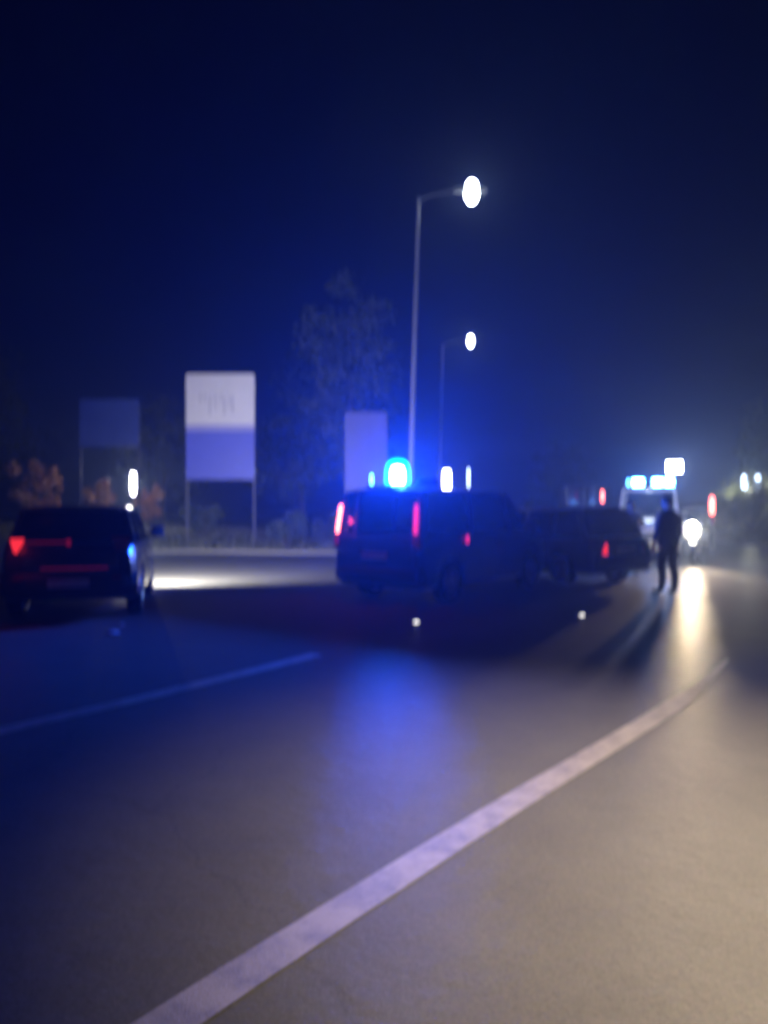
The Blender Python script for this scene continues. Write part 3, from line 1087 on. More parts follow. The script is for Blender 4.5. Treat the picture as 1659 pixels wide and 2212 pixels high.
bm = bmesh.new()
tube(bm, [(-0.50, -0.42, 1.10), (-0.40, -0.20, 1.14), (-0.38, 0.0, 1.12), (-0.40, 0.20, 1.14), (-0.50, 0.42, 1.10)], 0.016, 8)
hb = link('handlebar', bm, M['plastic'], moto, sm=40)
for s in (1, -1):
    bm = bmesh.new()
    tube(bm, [(-0.42, s * 0.30, 1.13), (-0.40, s * 0.42, 1.30)], 0.01, 6)
    box(bm, (-0.43, s * 0.42 - 0.07, 1.26), (-0.38, s * 0.42 + 0.07, 1.36), 0.015)
    link('wing_mirror', bm, M['plastic'], hb, sm=40)
bm = bmesh.new()
ball(bm, (-0.12, 0, 0.955), 0.17, (0.5, 1, 1.15), 20, 14)
link('headlight', bm, M['head_on'], moto, sm=60)
tgt = Matrix.Rotation(-math.atan2(mh.y, mh.x), 4, 'Z') @ (Vector((5.6, 10.5, 0.0)) - mc_c)
light('headlight_bulb', 'SPOT', (0.05, 0, 0.955), (1.0, 0.77, 0.48), 2000, moto, 0.09, tgt, R(54), 1.0)
bm = bmesh.new()
tube(bm, [(-0.8, 0.14, 0.30), (-0.85, 0.34, 0.02)], 0.014, 6)
box(bm, (-0.89, 0.31, 0.0), (-0.81, 0.37, 0.02), 0.004)
link('side_stand', bm, M['steel'], moto)

# ------------------------------------------------------------------ box truck far off with two high red marker lamps
tr_c = at(1272, HOR, 38.0)
tr_c.z = 0
td = Vector((0.12, 0.99, 0)).normalized()
truck = root('box_truck', 'dark box truck far off with a glowing red marker lamp', 'truck', tr_c + td * 3.0, math.atan2(td.y, td.x))
bm = bmesh.new()
box(bm, (-3.0, -1.15, 0.85), (1.2, 1.15, 2.85), 0.04)
link('cargo_box', bm, M['grey_paint'], truck, sm=40)
bm = bmesh.new()
hexa(bm, [(1.3, -1.0, 0.5), (3.0, -0.95, 0.5), (3.0, 0.95, 0.5), (1.3, 1.0, 0.5), (1.3, -0.95, 2.35), (2.45, -0.88, 2.35), (2.45, 0.88, 2.35), (1.3, 0.95, 2.35)], 0.08)
link('cab', bm, M['grey_paint'], truck, sm=40)
block(truck, 'chassis', (-2.9, -0.45, 0.5), (2.6, 0.45, 0.84), M['plastic'], 0.02)
put_wheels(truck, 0.42, 0.28, 2.1, -1.7, 0.88)
for s in (1, -1):
    dr = block(truck, 'rear_door', (-3.045, 0.01 if s > 0 else -1.12, 0.90), (-3.005, 1.12 if s > 0 else -0.01, 2.80), M['grey_paint'], 0.01)
    block(dr, 'lock_bar', (-3.075, s * 0.25 - 0.02, 0.95), (-3.047, s * 0.25 + 0.02, 2.75), M['steel'], 0.006)
block(truck, 'marker_lamp', (-3.10, -0.76, 1.96), (-3.046, -0.62, 2.52), M['tail_on'], 0.02)
block(truck, 'marker_lamp', (-3.10, 0.62, 2.02), (-3.046, 0.68, 2.46), M['tail_dim'], 0.02)
block(truck, 'rear_bumper', (-3.12, -1.05, 0.50), (-3.0, 1.05, 0.66), M['plastic'], 0.02)

# ------------------------------------------------------------------ street lamps
def street_lamp(label, base, H, arm, lean, on, power, r0=0.10, head=1.0, group='street lamps', arm_dir=(1, 0), spot=True, col=(0.86, 0.95, 1.0), size=R(140), aim=None, blend=1.0, halo=False):
    t = root('street_lamp', label, 'street lamp', base, 0, group)
    bm = bmesh.new()
    n = 12
    tube(bm, [(lean * H * (i / n), 0, 0.0 + H * i / n) for i in range(n + 1)], [r0 - (r0 * 0.55) * i / n for i in range(n + 1)], 14)
    lathe(bm, [(r0 * 1.8, -0.1), (r0 * 1.8, 0.02), (r0 * 1.25, 0.06), (r0 * 1.25, min(1.1, H * 0.15)), (r0 * 0.9, min(1.2, H * 0.17))], 16, 'z')
    link('pole', bm, M['galv'], t, sm=40)
    top = Vector((lean * H, 0, H))
    ad = Vector((arm_dir[0], arm_dir[1], 0)).normalized()
    tip = top + ad * arm + Vector((0, 0, 0.10 + arm * 0.08))
    bm = bmesh.new()
    tube(bm, [top - Vector((0, 0, 0.15)), top + ad * arm * 0.2 + Vector((0, 0, 0.05)), tip - ad * 0.3 * head], [r0 * 0.45, r0 * 0.42, r0 * 0.36], 10)
    link('arm', bm, M['rubber'], t, sm=40)
    sd = Vector((-ad.y, ad.x, 0))
    bm = bmesh.new()
    pts = []
    a0, a1 = tip - ad * 0.38 * head, tip + ad * 0.42 * head
    for z0, z1 in ((-0.03, 0.0),):
        pts = [a0 - sd * 0.13 * head + Vector((0, 0, -0.045)), a1 - sd * 0.16 * head + Vector((0, 0, -0.045)), a1 + sd * 0.16 * head + Vector((0, 0, -0.045)), a0 + sd * 0.13 * head + Vector((0, 0, -0.045)),
               a0 - sd * 0.09 * head + Vector((0, 0, 0.075)), a1 - sd * 0.10 * head + Vector((0, 0, 0.04)), a1 + sd * 0.10 * head + Vector((0, 0, 0.04)), a0 + sd * 0.09 * head + Vector((0, 0, 0.075))]
    hexa(bm, pts, 0.02 * head)
    hd = link('lamp_head', bm, M['rubber'], t, sm=40)
    bm = bmesh.new()
    ball(bm, tip + ad * 0.05 * head + Vector((0, 0, -0.06)), 0.20 * head, (0.85, 0.85, 1.35), 18, 12)
    link('lens', bm, M[on], hd, sm=60)
    if halo:
        light('lamp_bulb', 'POINT', tip + ad * 0.05 * head + Vector((0, 0, -0.06)), col, power, t, 0.1)
    elif spot:
        p = tip + ad * 0.05 * head + Vector((0, 0, -0.30 * head))
        light('lamp_bulb', 'SPOT', p, col, power, t, 0.15, (p + Vector((0, 0, -5))) if aim is None else (Vector(aim) - Vector(base)), size, blend)
    return t


D1, D2 = 24.6, 46.4
b1 = at(883, HOR, D1)
b1.z = 0
b2 = at(948, HOR, D2)
b2.z = 0
street_lamp('tall street lamp rising right behind the blue beacon, its lamp the highest light', b1, 12.3, 1.75, 0.028, 'street_on', 190, 0.12, 1.5, halo=True)
street_lamp('second tall street lamp farther off with a smaller bright lamp', b2, 12.3, 1.75, 0.02, 'street_on', 130, 0.12, 1.3, halo=True)
# the lamp whose warm pool lights the road in the foreground (just outside the picture, on the near kerb)
street_lamp('street lamp with a warm light beside the near road edge', Vector((5.9, 0.6, 0)), 4.9, 1.9, 0.0, 'street_on', 6600, 0.09, 0.8,
            arm_dir=(-1, 0.1), col=(1.0, 0.775, 0.50), size=R(62), aim=(2.4, 2.8, 0), blend=1.0)


def low_lamp(label, px, py, d, on, hgt_scale=1.0, rx=0.10, rz=0.28, power=0, double=False, col=(0.9, 0.9, 1)):
    p = at(px, py, d)
    t = root('lamp_post', label, 'lamp', Vector((p.x, p.y, ground_z(p.x, p.y))), 0, 'distant lamps')
    H = p.z - t.location.z
    bm = bmesh.new()
    tube(bm, [(0, 0, -0.1), (0, 0, H - rz - 0.02)], [0.06, 0.045], 10)
    link('pole', bm, M['galv'], t, sm=40)
    offs = (0,) if not double else (-0.42, 0.42)
    for o_ in offs:
        bm = bmesh.new()
        lathe(bm, [(rx * 0.6, H - rz), (rx, H - rz * 0.75), (rx, H + rz * 0.75), (rx * 0.7, H + rz)], 16, 'z', (o_, 0, 0))
        ln = link('lens', bm, M[on], t, sm=50)
        bm = bmesh.new()
        lathe(bm, [(rx * 1.15, H + rz), (rx * 1.1, H + rz + 0.03), (rx * 0.3, H + rz + 0.09)], 16, 'z', (o_, 0, 0))
        if double:
            tube(bm, [(0, 0, H - rz - 0.02), (o_, 0, H - rz - 0.02)], 0.02, 6)
        link('cap', bm, M['galv'], ln, sm=40)
    if power:
        light('lamp_bulb', 'POINT', (0, -0.02, H), col, power, t, 0.12)
    return t


low_lamp('slim white lantern post beside the dim blue sign at the left', 288, 1045, 36, 'far_on', rx=0.13, rz=0.55, power=380, col=(1.0, 0.9, 0.78))
low_lamp('white lantern post just right of the blue beacon', 965, 1040, 40, 'far_on', rx=0.22, rz=0.62, power=120, col=(0.9, 0.85, 1))
low_lamp('faint thin lantern post right of the white lantern beyond the van', 1012, 1032, 52, 'far_dim', rx=0.06, rz=0.7)
low_lamp('small pale blue lantern post seen over the dark hatchback car', 1081, 1080, 44, 'far_dim', rx=0.13, rz=0.45)
low_lamp('twin pale lantern post on the grassy bank at the right', 1622, 1042, 46, 'far_dim', rx=0.16, rz=0.42, double=True, power=1100, col=(1.0, 1.0, 0.72))

# red warning lamp on a short post, right of the motorcycle
p = at(1538, 1093, 25)
wl = root('warning_post', 'dark warning post with a glowing red lamp right of the motorcycle', 'warning lamp', Vector((p.x, p.y, 0)))
bm = bmesh.new()
lathe(bm, [(0.26, 0.0), (0.26, 0.05), (0.12, 0.10), (0.09, 0.14)], 20, 'z')
link('foot', bm, M['rubber'], wl, sm=40)
bm = bmesh.new()
tube(bm, [(0, 0, 0.13), (0, 0, 1.38)], [0.10, 0.09], 14)
link('post', bm, M['plastic'], wl, sm=40)
bm = bmesh.new()
lathe(bm, [(0.06, 1.38), (0.085, 1.41), (0.085, 1.90), (0.06, 1.97), (0.002, 1.99)], 20, 'z')
link('lamp', bm, M['tail_on'], wl, sm=60)
block(wl, 'reflector', (-0.05, -0.125, 1.05), (0.05, -0.10, 1.36), M['tail_dim'], 0.01)  # its red shine is put in as a weak glow of its own

# ------------------------------------------------------------------ road signs
def sign(label, x0, x1, y0, y1, d, kind, leg_to=0.0, tilt=0.0):
    a, b = at(x0, y0, d), at(x1, y1, d)
    cx = (a.x + b.x) / 2
    gz = ground_z(cx, d)
    t = root('road_sign', label, 'road sign', Vector((cx, d, gz)), tilt, 'roadside signs')
    hw = (b.x - a.x) / 2
    zt, zb = a.z - gz, b.z - gz
    if kind == 'two':
        zm = zb + (zt - zb) * 0.46
        n = 10
        zn = zm + (zt - zb) * 0.06
        for nm, lo, hi, mm in (('lower_panel', zb, zm - 0.004, 'sign_blue'), ('middle_panel', zm + 0.004, zn - 0.004, 'sign_mid'), ('upper_panel', zn + 0.004, zt, 'sign_white')):
            bm = bmesh.new()
            rc = 0.10 if nm == 'upper_panel' else 0.03
            outline = [(-hw, lo), (hw, lo)]
            for k in range(n + 1):
                q = math.pi / 2 * k / n
                outline.append((hw - rc + rc * math.cos(q), hi - rc + rc * math.sin(q)))
            for k in range(n + 1):
                q = math.pi / 2 + math.pi / 2 * k / n
                outline.append((-hw + rc + rc * math.cos(q), hi - rc + rc * math.sin(q)))
            f1 = [bm.verts.new((x, -0.02, z)) for x, z in outline]
            f2 = [bm.verts.new((x, 0.02, z)) for x, z in outline]
            bm.faces.new(f1)
            bm.faces.new(f2[::-1])
            for k in range(len(f1)):
                bm.faces.new((f1[k], f1[(k + 1) % len(f1)], f2[(k + 1) % len(f1)], f2[k]))
            up = link(nm, bm, M[mm], t)
        # worn dark strokes of unreadable print
        rs = random.Random(4)
        for k, fx in enumerate((-0.58, -0.44, -0.30, -0.14, 0.02, 0.12, 0.26, 0.36)):
            h0 = zt - 0.75 - rs.random() * 0.2
            h1 = h0 - 0.4 - rs.random() * 0.5
            w = 0.010 + 0.010 * rs.random()
            bm = bmesh.new()
            box(bm, (fx * hw - w, -0.024, h1), (fx * hw + w, -0.0205, h0))
            link('print_stroke', bm, M['sign_ink'], up)
    else:
        npl = 3
        for k in range(npl):
            bm = bmesh.new()
            z0 = zb + (zt - zb) * k / npl
            z1 = zb + (zt - zb) * (k + 1) / npl
            box(bm, (-hw, -0.02, z0 + 0.004), (hw, 0.02, z1 - 0.004), 0.008)
            link('sign_panel', bm, M[kind], t)
    for s in (-1, 1):
        bm = bmesh.new()
        tube(bm, [(s * (hw - 0.03), 0.08, -0.2), (s * (hw - 0.03), 0.08, zt - 0.3)], 0.05, 10)
        link('post', bm, M['sign_post'], t, sm=40)
        bm = bmesh.new()
        for z in (zb + 0.3, zt - 0.6):
            box(bm, (s * (hw - 0.03) - 0.07, 0.018, z), (s * (hw - 0.03) + 0.07, 0.135, z + 0.06))
        link('clamp', bm, M['steel'], t)
    for z in (zb + 0.25, (zb + zt) / 2, zt - 0.35):
        bm = bmesh.new()
        box(bm, (-hw + 0.05, 0.021, z), (hw - 0.05, 0.05, z + 0.06))
        link('back_rail', bm, M['steel'], t)
    return t


sign('tall sign with a white upper half and blue lower half on two posts', 402, 550, 808, 1036, 30.0, 'two')
sign('plain pale sign standing behind the police van', 745, 836, 890, 1140, 32.0, 'sign_lilac')
sign('dim blue sign on two posts behind the black crossover', 172, 300, 862, 965, 33.0, 'sign_dull')

# ------------------------------------------------------------------ trees and shrubs
def leaves(bm, centre, rad, n, size, rs, squash=(1, 1, 1)):
    for _ in range(n):
        while True:
            v = Vector((rs.uniform(-1, 1), rs.uniform(-1, 1), rs.uniform(-1, 1)))
            if v.length < 1:
                break
        v = v.normalized() * (v.length ** 1.3)
        p = Vector(centre) + Vector((v.x * rad * squash[0], v.y * rad * squash[1], v.z * rad * squash[2]))
        a = Vector((rs.gauss(0, 1), rs.gauss(0, 1), rs.gauss(0, 1))).normalized()
        b = a.cross(Vector((rs.gauss(0, 1), rs.gauss(0, 1), rs.gauss(0, 1)))).normalized()
        s = size * rs.uniform(0.6, 1.3)
        vs = [bm.verts.new(p + a * s), bm.verts.new(p + b * s * 0.5), bm.verts.new(p - a * s), bm.verts.new(p - b * s * 0.5)]
        bm.faces.new(vs)


def tree(label, base, H, crown_r, seed, mat='leaf', clumps=64, per=60, lf=0.17, trunk_r=0.2, group='roadside trees', narrow=1.0):
    rs = random.Random(seed)
    t = root('tree', label, 'tree', base, rs.uniform(0, 6), group)
    bm = bmesh.new()
    tips = []
    sway = Vector((rs.uniform(-0.4, 0.4), rs.uniform(-0.4, 0.4), 0))
    n = 8
    path = [sway * (i / n) ** 1.5 + Vector((rs.uniform(-0.08, 0.08), rs.uniform(-0.08, 0.08), -0.2 + H * 0.85 * i / n)) for i in range(n + 1)]
    tube(bm, path, [trunk_r * (1 - 0.85 * i / n) for i in range(n + 1)], 9)
    for k in range(13):
        f = 0.25 + 0.65 * k / 12
        i = f * n
        p = path[int(i)].lerp(path[min(n, int(i) + 1)], i - int(i))
        a = k * 2.4 + rs.uniform(-0.4, 0.4)
        ln = crown_r * (1.05 - 0.6 * f) * rs.uniform(0.7, 1.1)
        q = p + Vector((math.cos(a) * ln * narrow, math.sin(a) * ln * narrow, ln * 0.55 + 0.2))
        m = p.lerp(q, 0.5) + Vector((0, 0, 0.12 * ln))
        tube(bm, [p, m, q], [trunk_r * 0.35 * (1.1 - f), trunk_r * 0.22 * (1.1 - f), 0.015], 6)
        tips.append(q)
        tips.append(m)
    link('trunk', bm, M['bark'], t, sm=50)
    bm = bmesh.new()
    tips.append(path[-1] + Vector((0, 0, H * 0.1)))
    for k in range(clumps):
        c = tips[k % len(tips)] + Vector((rs.gauss(0, 0.35), rs.gauss(0, 0.35), rs.gauss(0, 0.3))) * crown_r * 0.45
        leaves(bm, c, crown_r * rs.uniform(0.16, 0.42), per, lf, rs, (rs.uniform(0.7, 1.5), rs.uniform(0.7, 1.5), rs.uniform(0.4, 1.1)))
    link('crown', bm, M[mat], t)
    return t


def shrub(label, base, H, r, seed, mat, per=80, clumps=12, lf=0.09, group='roadside shrubs'):
    rs = random.Random(seed)
    t = root('shrub', label, 'shrub', base, 0, group)
    bm = bmesh.new()
    tips = []
    for k in range(9):
        a = k * 0.7 + rs.uniform(-0.3, 0.3)
        q = Vector((math.cos(a) * r * rs.uniform(0.3, 0.8), math.sin(a) * r * rs.uniform(0.3, 0.8), H * rs.uniform(0.55, 0.95)))
        tube(bm, [(q.x * 0.08, q.y * 0.08, -0.1), q * 0.55 + Vector((0, 0, 0.05)), q], [0.035, 0.022, 0.006], 5)
        tips += [q, q * 0.6]
    link('stem', bm, M['bark'], t)
    bm = bmesh.new()
    for k in range(clumps):
        c = tips[k % len(tips)] + Vector((rs.gauss(0, 0.12), rs.gauss(0, 0.12), rs.gauss(0, 0.08))) * r
        leaves(bm, c, r * rs.uniform(0.25, 0.45), per, lf, rs, (1, 1, 0.85))
    link('foliage', bm, M[mat], t)
    return t


def gp(px, d):
    p = at(px, HOR, d)
    return Vector((p.x, p.y, ground_z(p.x, p.y)))


tree('tall slender tree standing behind the pale sign and the police van', gp(765, 37), 14.2, 3.0, 11, narrow=0.75, clumps=80)
tree('broad dark tree behind the gap between the two signs', gp(655, 44), 10.0, 3.4, 12)
tree('dark tree rising at the far left edge behind the crossover', gp(-10, 46), 11.0, 3.6, 13)
tree('dark tree between the dim blue sign and the white and blue sign', gp(352, 48), 9.0, 3.2, 14)
tree('small far tree left of the emergency van', gp(1215, 75), 8.5, 3.2, 15, lf=0.22)
tree('dark tree on the bank at the far right edge', gp(1665, 58), 8.5, 3.0, 16, lf=0.2)
# autumn shrubs near the lantern on the left
for k, (px, py, d, H, r, lab) in enumerate(((58, 985, 33.5, 3.6, 1.0, 'orange brown shrub standing alone near the left edge'),
                                            (108, 995, 34.5, 3.3, 0.6, 'small brown shrub beside the orange one at the left edge'),
                                            (214, 1002, 34.0, 3.2, 0.75, 'brown shrub under the dim blue sign'),
                                            (325, 1030, 35.0, 2.6, 0.7, 'dull reddish shrub right of the slim white lantern'))):
    shrub(lab, gp(px, d), H, r, 40 + k, 'leaf_autumn', 90, 14, 0.10)
sh = [(1556, 41, 1.5, 1.1), (1590, 43, 1.9, 1.3), (1622, 41, 1.6, 1.2), (1655, 44, 2.2, 1.5), (1568, 50, 2.2, 1.6), (1605, 52, 2.4, 1.7), (1640, 53, 2.4, 1.7)]
shl = ['yellow green shrub on the bank nearest the red warning post', 'rounded yellow green shrub second along the bank', 'low yellow green shrub below the twin lantern',
       'tall yellow green shrub at the right edge of the picture', 'pale shrub at the back of the bank, leftmost of its row', 'pale shrub at the back of the bank, middle of its row', 'pale shrub at the back of the bank, rightmost of its row']
for k, (px, d, H, r) in enumerate(sh):
    shrub(shl[k], gp(px, d), H, r, 60 + k, 'leaf_yellow', 80, 16, 0.12, 'shrubs on the bank')
for k, (px, d, H, r, lab) in enumerate(((620, 29.5, 1.3, 1.0, 'low dark shrub between the two pale signs'), (440, 33, 1.4, 1.2, 'low dark shrub behind the posts of the white and blue sign'),
                                        (700, 31, 1.2, 0.9, 'low dark shrub left of the police van tail light'), (900, 60, 2.4, 1.8, 'dark far shrub behind the tall lamp pole'),
                                        (1040, 62, 2.6, 2.0, 'dark far shrub beyond the lanterns'), (1160, 64, 2.4, 2.0, 'dark far shrub left of the box truck'))):
    shrub(lab, gp(px, d), H, r, 80 + k, 'leaf', 90, 14, 0.12)

# long grass on the verges (nobody could count it)
rs = random.Random(99)
bm = bmesh.new()
cnt = 0
while cnt < 26000:
    if rs.random() < 0.6:
        x, y = rs.uniform(-34, 4), rs.uniform(22, 42)
        dl = y - y_on_left(x)
        if dl < 0.7:
            continue
    else:
        y = rs.uniform(18, 60)
        x = x_on(RE, y) + rs.uniform(0.6, 14)
    z = ground_z(x, y)
    h = rs.uniform(0.10, 0.34)
    a = rs.uniform(0, 6.28)
    w = rs.uniform(0.012, 0.03)
    dx, dy = math.cos(a) * w, math.sin(a) * w
    lx, ly = rs.uniform(-0.1, 0.1), rs.uniform(-0.1, 0.1)
    v = [bm.verts.new((x - dx, y - dy, z - 0.02)), bm.verts.new((x + dx, y + dy, z - 0.02)), bm.verts.new((x + lx, y + ly, z + h))]
    bm.faces.new(v)
    cnt += 1
go = link('grass', bm, M['grass'])
go['kind'] = 'stuff'
tag(go, 'long rough grass growing along the verges and bank', 'grass')

# ------------------------------------------------------------------ people
def person(label, base, rz, H=1.76, pose='stand', jacket=(0.02, 0.022, 0.03), trousers=(0.015, 0.016, 0.02), seed=1):
    t = root('person', label, 'person', base, rz, 'people standing on the road')
    k = H / 1.76
    J, E = [], []

    def v(x, y, z, r, parent=None):
        J.append((Vector((x, y, z)) * k, r * k))
        if parent is not None:
            E.append((parent, len(J) - 1))
        return len(J) - 1
    pel = v(0, 0, 0.96, 0.135)
    bel = v(0.01, 0, 1.10, 0.158, pel)
    ch = v(0.02, 0, 1.28, 0.178, bel)
    up = v(0.0, 0, 1.42, 0.12, ch)
    nk = v(0.01, 0, 1.50, 0.062, up)
    hd = v(0.025, 0, 1.58, 0.06, nk)
    hands = []
    for s in (1, -1):
        hp = v(0.0, s * 0.095, 0.90, 0.095, pel)
        st = 0.10 * s if pose == 'stride' else 0.03 * s
        kn = v(st + 0.02, s * 0.11, 0.50, 0.074, hp)
        cf = v(st * 1.1 - 0.02, s * 0.115, 0.33, 0.068, kn)
        an = v(st * 1.3, s * 0.12, 0.09, 0.052, cf)
        hl_ = v(st * 1.3 + 0.05, s * 0.13, 0.045, 0.042, an)
        v(st * 1.3 + 0.18, s * 0.145, 0.035, 0.034, hl_)
        sh_ = v(0.0, s * 0.18, 1.40, 0.088, up)
        if pose == 'phone' and s > 0:
            el = v(0.03, s * 0.29, 1.16, 0.06, sh_)
            wr = v(0.25, s * 0.20, 1.22, 0.03, el)
            hn = v(0.33, s * 0.18, 1.25, 0.034, wr)
            dirv, sidev = Vector((0.9, -0.2, 0.35)).normalized(), Vector((0, 0.6, 0.8))
        else:
            el = v(-0.02, s * 0.27, 1.13, 0.06, sh_)
            wr = v(0.05, s * 0.28, 0.90, 0.03, el)
            hn = v(0.065, s * 0.28, 0.83, 0.034, wr)
            dirv, sidev = Vector((0.18, 0.0, -1)).normalized(), Vector((1, 0, 0.15))
        hands.append(J[hn][0])
        for f, (off, ln) in enumerate(((0.028, 0.075), (0.010, 0.085), (-0.009, 0.08), (-0.027, 0.062))):
            base_ = J[hn][0] / k + sidev * off + dirv * 0.035
            a_ = v(*(base_), 0.0095, hn)
            b_ = v(*(base_ + dirv * ln * 0.5 + sidev.cross(dirv) * -0.008 * s), 0.0085, a_)
            v(*(base_ + dirv * ln + sidev.cross(dirv) * -0.03 * s), 0.007, b_)
        th0 = J[hn][0] / k + sidev * 0.034 - dirv * 0.005
        a_ = v(*th0, 0.011, hn)
        v(*(th0 + sidev * 0.022 + dirv * 0.045), 0.009, a_)
    me = bpy.data.meshes.new('tmp')
    me.from_pydata([p for p, r in J], E, [])
    tmp = bpy.data.objects.new('tmp', me)
    COL.objects.link(tmp)
    md = tmp.modifiers.new('skin', 'SKIN')
    md.use_smooth_shade = True
    for i, sv in enumerate(me.skin_vertices[0].data):
        r = J[i][1]
        sv.radius = (r, r)
        sv.use_root = (i == pel)
    ss = tmp.modifiers.new('sub', 'SUBSURF')
    ss.levels = 2
    ss.render_levels = 2
    dg = bpy.context.evaluated_depsgraph_get()
    ev = tmp.evaluated_get(dg)
    bm = bmesh.new()
    bm.from_mesh(ev.to_mesh())
    bpy.data.objects.remove(tmp)
    # flatten the trunk front to back, shoulders wider
    for q in bm.verts:
        z = q.co.z / k
        if 0.88 < z < 1.47 and abs(q.co.y) < 0.21 * k:
            q.co.x *= 0.82
            q.co.y *= 1.12 if z > 1.2 else 1.04
    # head with a face
    hb_ = bmesh.new()
    ball(hb_, (0, 0, 0), 0.115 * k, (0.92, 0.76, 1.02), 28, 22)
    for q in hb_.verts:
        c = q.co / k
        if c.x > 0.02 and c.z < -0.03:
            q.co.y *= 0.86                                      # jaw
        nose = math.exp(-((c.y / 0.016) ** 2) - ((c.z + 0.012) / 0.030) ** 2) if c.x > 0.05 else 0
        q.co.x += 0.024 * k * nose
        for s in (1, -1):
            if c.x > 0.04:
                q.co.x -= 0.010 * k * math.exp(-(((c.y - s * 0.034) / 0.016) ** 2) - ((c.z - 0.012) / 0.012) ** 2)
        if c.x > 0.05:
            q.co.x += 0.005 * k * math.exp(-((c.y / 0.028) ** 2) - ((c.z + 0.055) / 0.008) ** 2)
            q.co.x -= 0.006 * k * math.exp(-((c.y / 0.030) ** 2) - ((c.z + 0.064) / 0.005) ** 2)
    for s in (1, -1):
        ball(hb_, (-0.005 * k, s * 0.088 * k, -0.005 * k), 0.032 * k, (0.6, 0.3, 1.0), 10, 8)
    hm = bpy.data.meshes.new('tmp_head')
    hc = Vector((0.03, 0, 1.645)) * k
    bmesh.ops.translate(hb_, verts=hb_.verts, vec=hc)
    hb_.to_mesh(hm)
    hb_.free()
    bm.from_mesh(hm)
    for f in bm.faces:
        c = f.calc_center_median()
        z = c.z / k
        f.smooth = True
        near_hand = min((c - h).length for h in hands) < 0.125 * k
        if near_hand and abs(c.y) > 0.12 * k:
            f.material_index = 2
        elif z > 1.515:
            f.material_index = 2
        elif z > 0.93 or abs(c.y) > 0.2 * k and z > 0.7:
            f.material_index = 0
        elif z > 0.10:
            f.material_index = 1
        else:
            f.material_index = 3
    o = link('body', bm, [M['jk%d' % seed], M['tr%d' % seed], M['skin'], M['boot']], t)
    bm = bmesh.new()
    ball(bm, (0, 0, 0), 0.122 * k, (0.94, 0.80, 1.0), 24, 16)
    kill = [q for q in bm.verts if (q.co.x > 0.045 * k and q.co.z < 0.055 * k) or q.co.z < -0.055 * k]
    bmesh.ops.delete(bm, geom=kill, context='VERTS')
    for q in bm.verts:
        q.co += q.co.normalized() * 0.006 * noise.noise(q.co * 40)
    bmesh.ops.translate(bm, verts=bm.verts, vec=hc + Vector((-0.006, 0, 0.008)))
    link('hair', bm, M['hair'], t, sm=70)
    # jacket hem and collar, belt
    bm = bmesh.new()
    prof = []
    for i in range(25):
        a = 2 * math.pi * i / 24
        prof.append((math.cos(a), math.sin(a)))
    for z0, z1, rx, ry in ((0.86, 0.99, 0.15, 0.20),):
        r0 = [bm.verts.new(Vector((p[0] * rx * 1.05, p[1] * ry * 1.04, z0)) * k) for p in prof[:-1]]
        r1 = [bm.verts.new(Vector((p[0] * rx, p[1] * ry, z1)) * k) for p in prof[:-1]]
        for i in range(24):
            bm.faces.new((r0[i], r0[(i + 1) % 24], r1[(i + 1) % 24], r1[i]))
    link('jacket_hem', bm, M['jk%d' % seed], t, sm=60)
    bm = bmesh.new()
    r0 = [bm.verts.new(Vector((p[0] * 0.075 + 0.008, p[1] * 0.085, 1.455)) * k) for p in prof[:-1]]
    r1 = [bm.verts.new(Vector((p[0] * 0.070 + 0.01, p[1] * 0.075, 1.525)) * k) for p in prof[:-1]]
    for i in range(24):
        bm.faces.new((r0[i], r0[(i + 1) % 24], r1[(i + 1) % 24], r1[i]))
    link('collar', bm, M['jk%d' % seed], t, sm=60)
    return t


M['jk1'] = principled('jacket_dark', (0.018, 0.02, 0.03), 0.8, var=0.3, vscale=10, bump=0.4, bscale=40)
M['tr1'] = principled('trousers_dark', (0.012, 0.013, 0.018), 0.85, var=0.3, vscale=10, bump=0.4, bscale=40)
M['jk2'] = principled('jacket_navy', (0.014, 0.018, 0.045), 0.8, var=0.3, vscale=10, bump=0.4, bscale=40)
M['tr2'] = M['tr1']
M['skin'] = principled('skin', (0.42, 0.24, 0.17), 0.55, var=0.1, vscale=20)
M['hair'] = principled('hair', (0.02, 0.015, 0.012), 0.6, var=0.4, vscale=40)
M['boot'] = principled('boot', (0.012, 0.011, 0.010), 0.5)
pp = at(1443, 1283, 13.05)
person('person in dark clothes standing in front of the motorcycle headlight', Vector((pp.x, pp.y, 0)), R(115), 1.80, 'stand', seed=1)
pp = at(1363, HOR, 17.0)
person('person in a navy jacket standing behind the dark hatchback car', Vector((pp.x, pp.y, 0)), R(-110), 1.72, 'phone', seed=2)

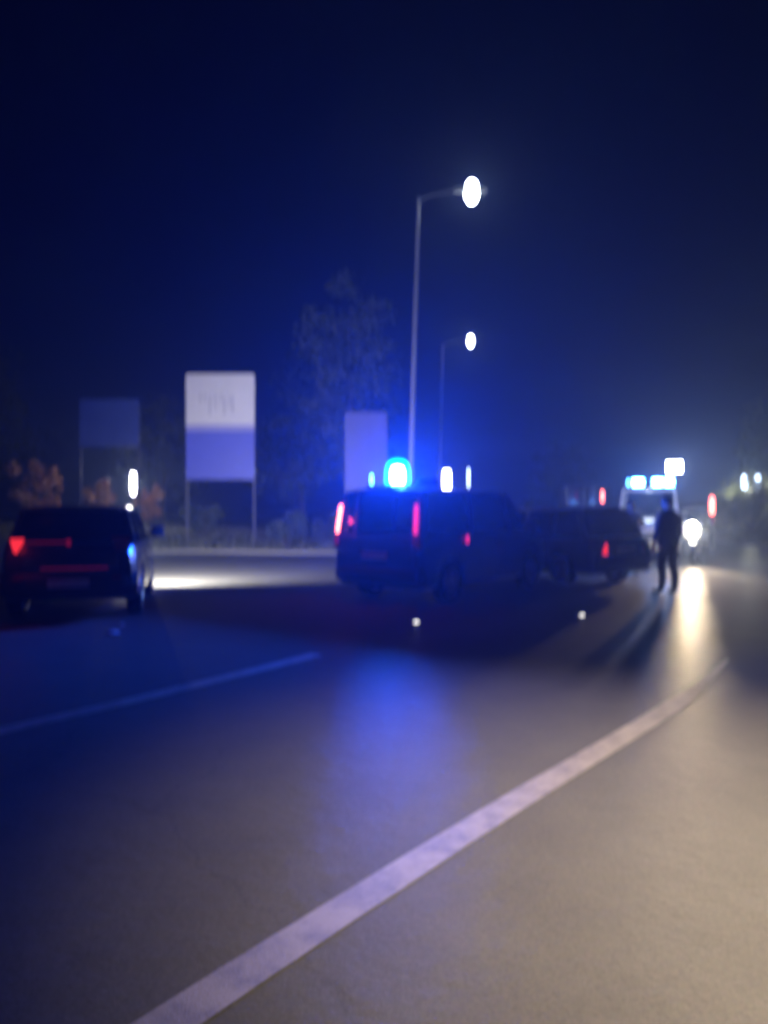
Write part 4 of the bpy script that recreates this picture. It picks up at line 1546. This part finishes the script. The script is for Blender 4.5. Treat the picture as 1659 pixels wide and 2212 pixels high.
# ------------------------------------------------------------------ small litter on the road by the crossover
for k, (px, py, s, lab) in enumerate(((243, 1369, 0.10, 'larger crumpled white paper scrap on the road'), (262, 1351, 0.05, 'smaller white paper scrap on the road'))):
    d = FPX * CAM_H / (py - HOR)
    q = at(px, py, d)
    bm = bmesh.new()
    bmesh.ops.create_icosphere(bm, subdivisions=2, radius=s)
    for vv in bm.verts:
        f = 0.75 + 0.5 * noise.noise(vv.co * 25 + Vector((k, 0, 0)))
        vv.co = Vector((vv.co.x * f, vv.co.y * f, max(-s * 0.15, vv.co.z * 0.35 * f)))
    o = link('paper_scrap', bm, M['sign_white'], None, loc=(q.x, q.y, s * 0.15 + 0.001))
    tag(o, lab, 'litter', 'paper scraps on the road')

# ------------------------------------------------------------------ glowing studs added to stand in for glints on the road
M['glint_on'] = lamp_mat('glint_on', (1.0, 0.97, 0.9), 3.2, False)
for px, py, lab in ((897, 1345, 'small added glowing stud for a glint on the asphalt behind the police van'), (1254, 1330, 'small added glowing stud for a glint on the asphalt behind the hatchback')):
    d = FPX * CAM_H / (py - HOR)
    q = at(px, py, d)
    st = root('glint_stud', lab, 'road stud', Vector((q.x, q.y, 0.0)), 0.3, 'added glints on the asphalt')
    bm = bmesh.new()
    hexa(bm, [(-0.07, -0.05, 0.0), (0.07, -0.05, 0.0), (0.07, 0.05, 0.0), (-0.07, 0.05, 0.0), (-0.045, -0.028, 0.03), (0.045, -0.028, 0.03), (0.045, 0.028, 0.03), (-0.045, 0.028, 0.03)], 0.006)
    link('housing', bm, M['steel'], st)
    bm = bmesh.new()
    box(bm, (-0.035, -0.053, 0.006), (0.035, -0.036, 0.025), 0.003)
    link('lens', bm, M['glint_on'], st)

# ------------------------------------------------------------------ haze added to give the lamps their glow
bm = bmesh.new()
box(bm, (-160, -40, -1.2), (130, 165, 15.6))
hz = link('haze', bm, [])
hz['kind'] = 'stuff'
tag(hz, 'haze added for the glow round the lamps', 'haze')
hm_ = bpy.data.materials.new('glow_haze')
hm_.use_nodes = True
nt = hm_.node_tree
nt.nodes.clear()
out = nt.nodes.new('ShaderNodeOutputMaterial')
pv = nt.nodes.new('ShaderNodeVolumePrincipled')
pv.inputs['Color'].default_value = (0.45, 0.62, 1.0, 1)
pv.inputs['Density'].default_value = 0.0036
pv.inputs['Anisotropy'].default_value = 0.68
nt.links.new(pv.outputs[0], out.inputs['Volume'])
hz.data.materials.clear()
hz.data.materials.append(hm_)
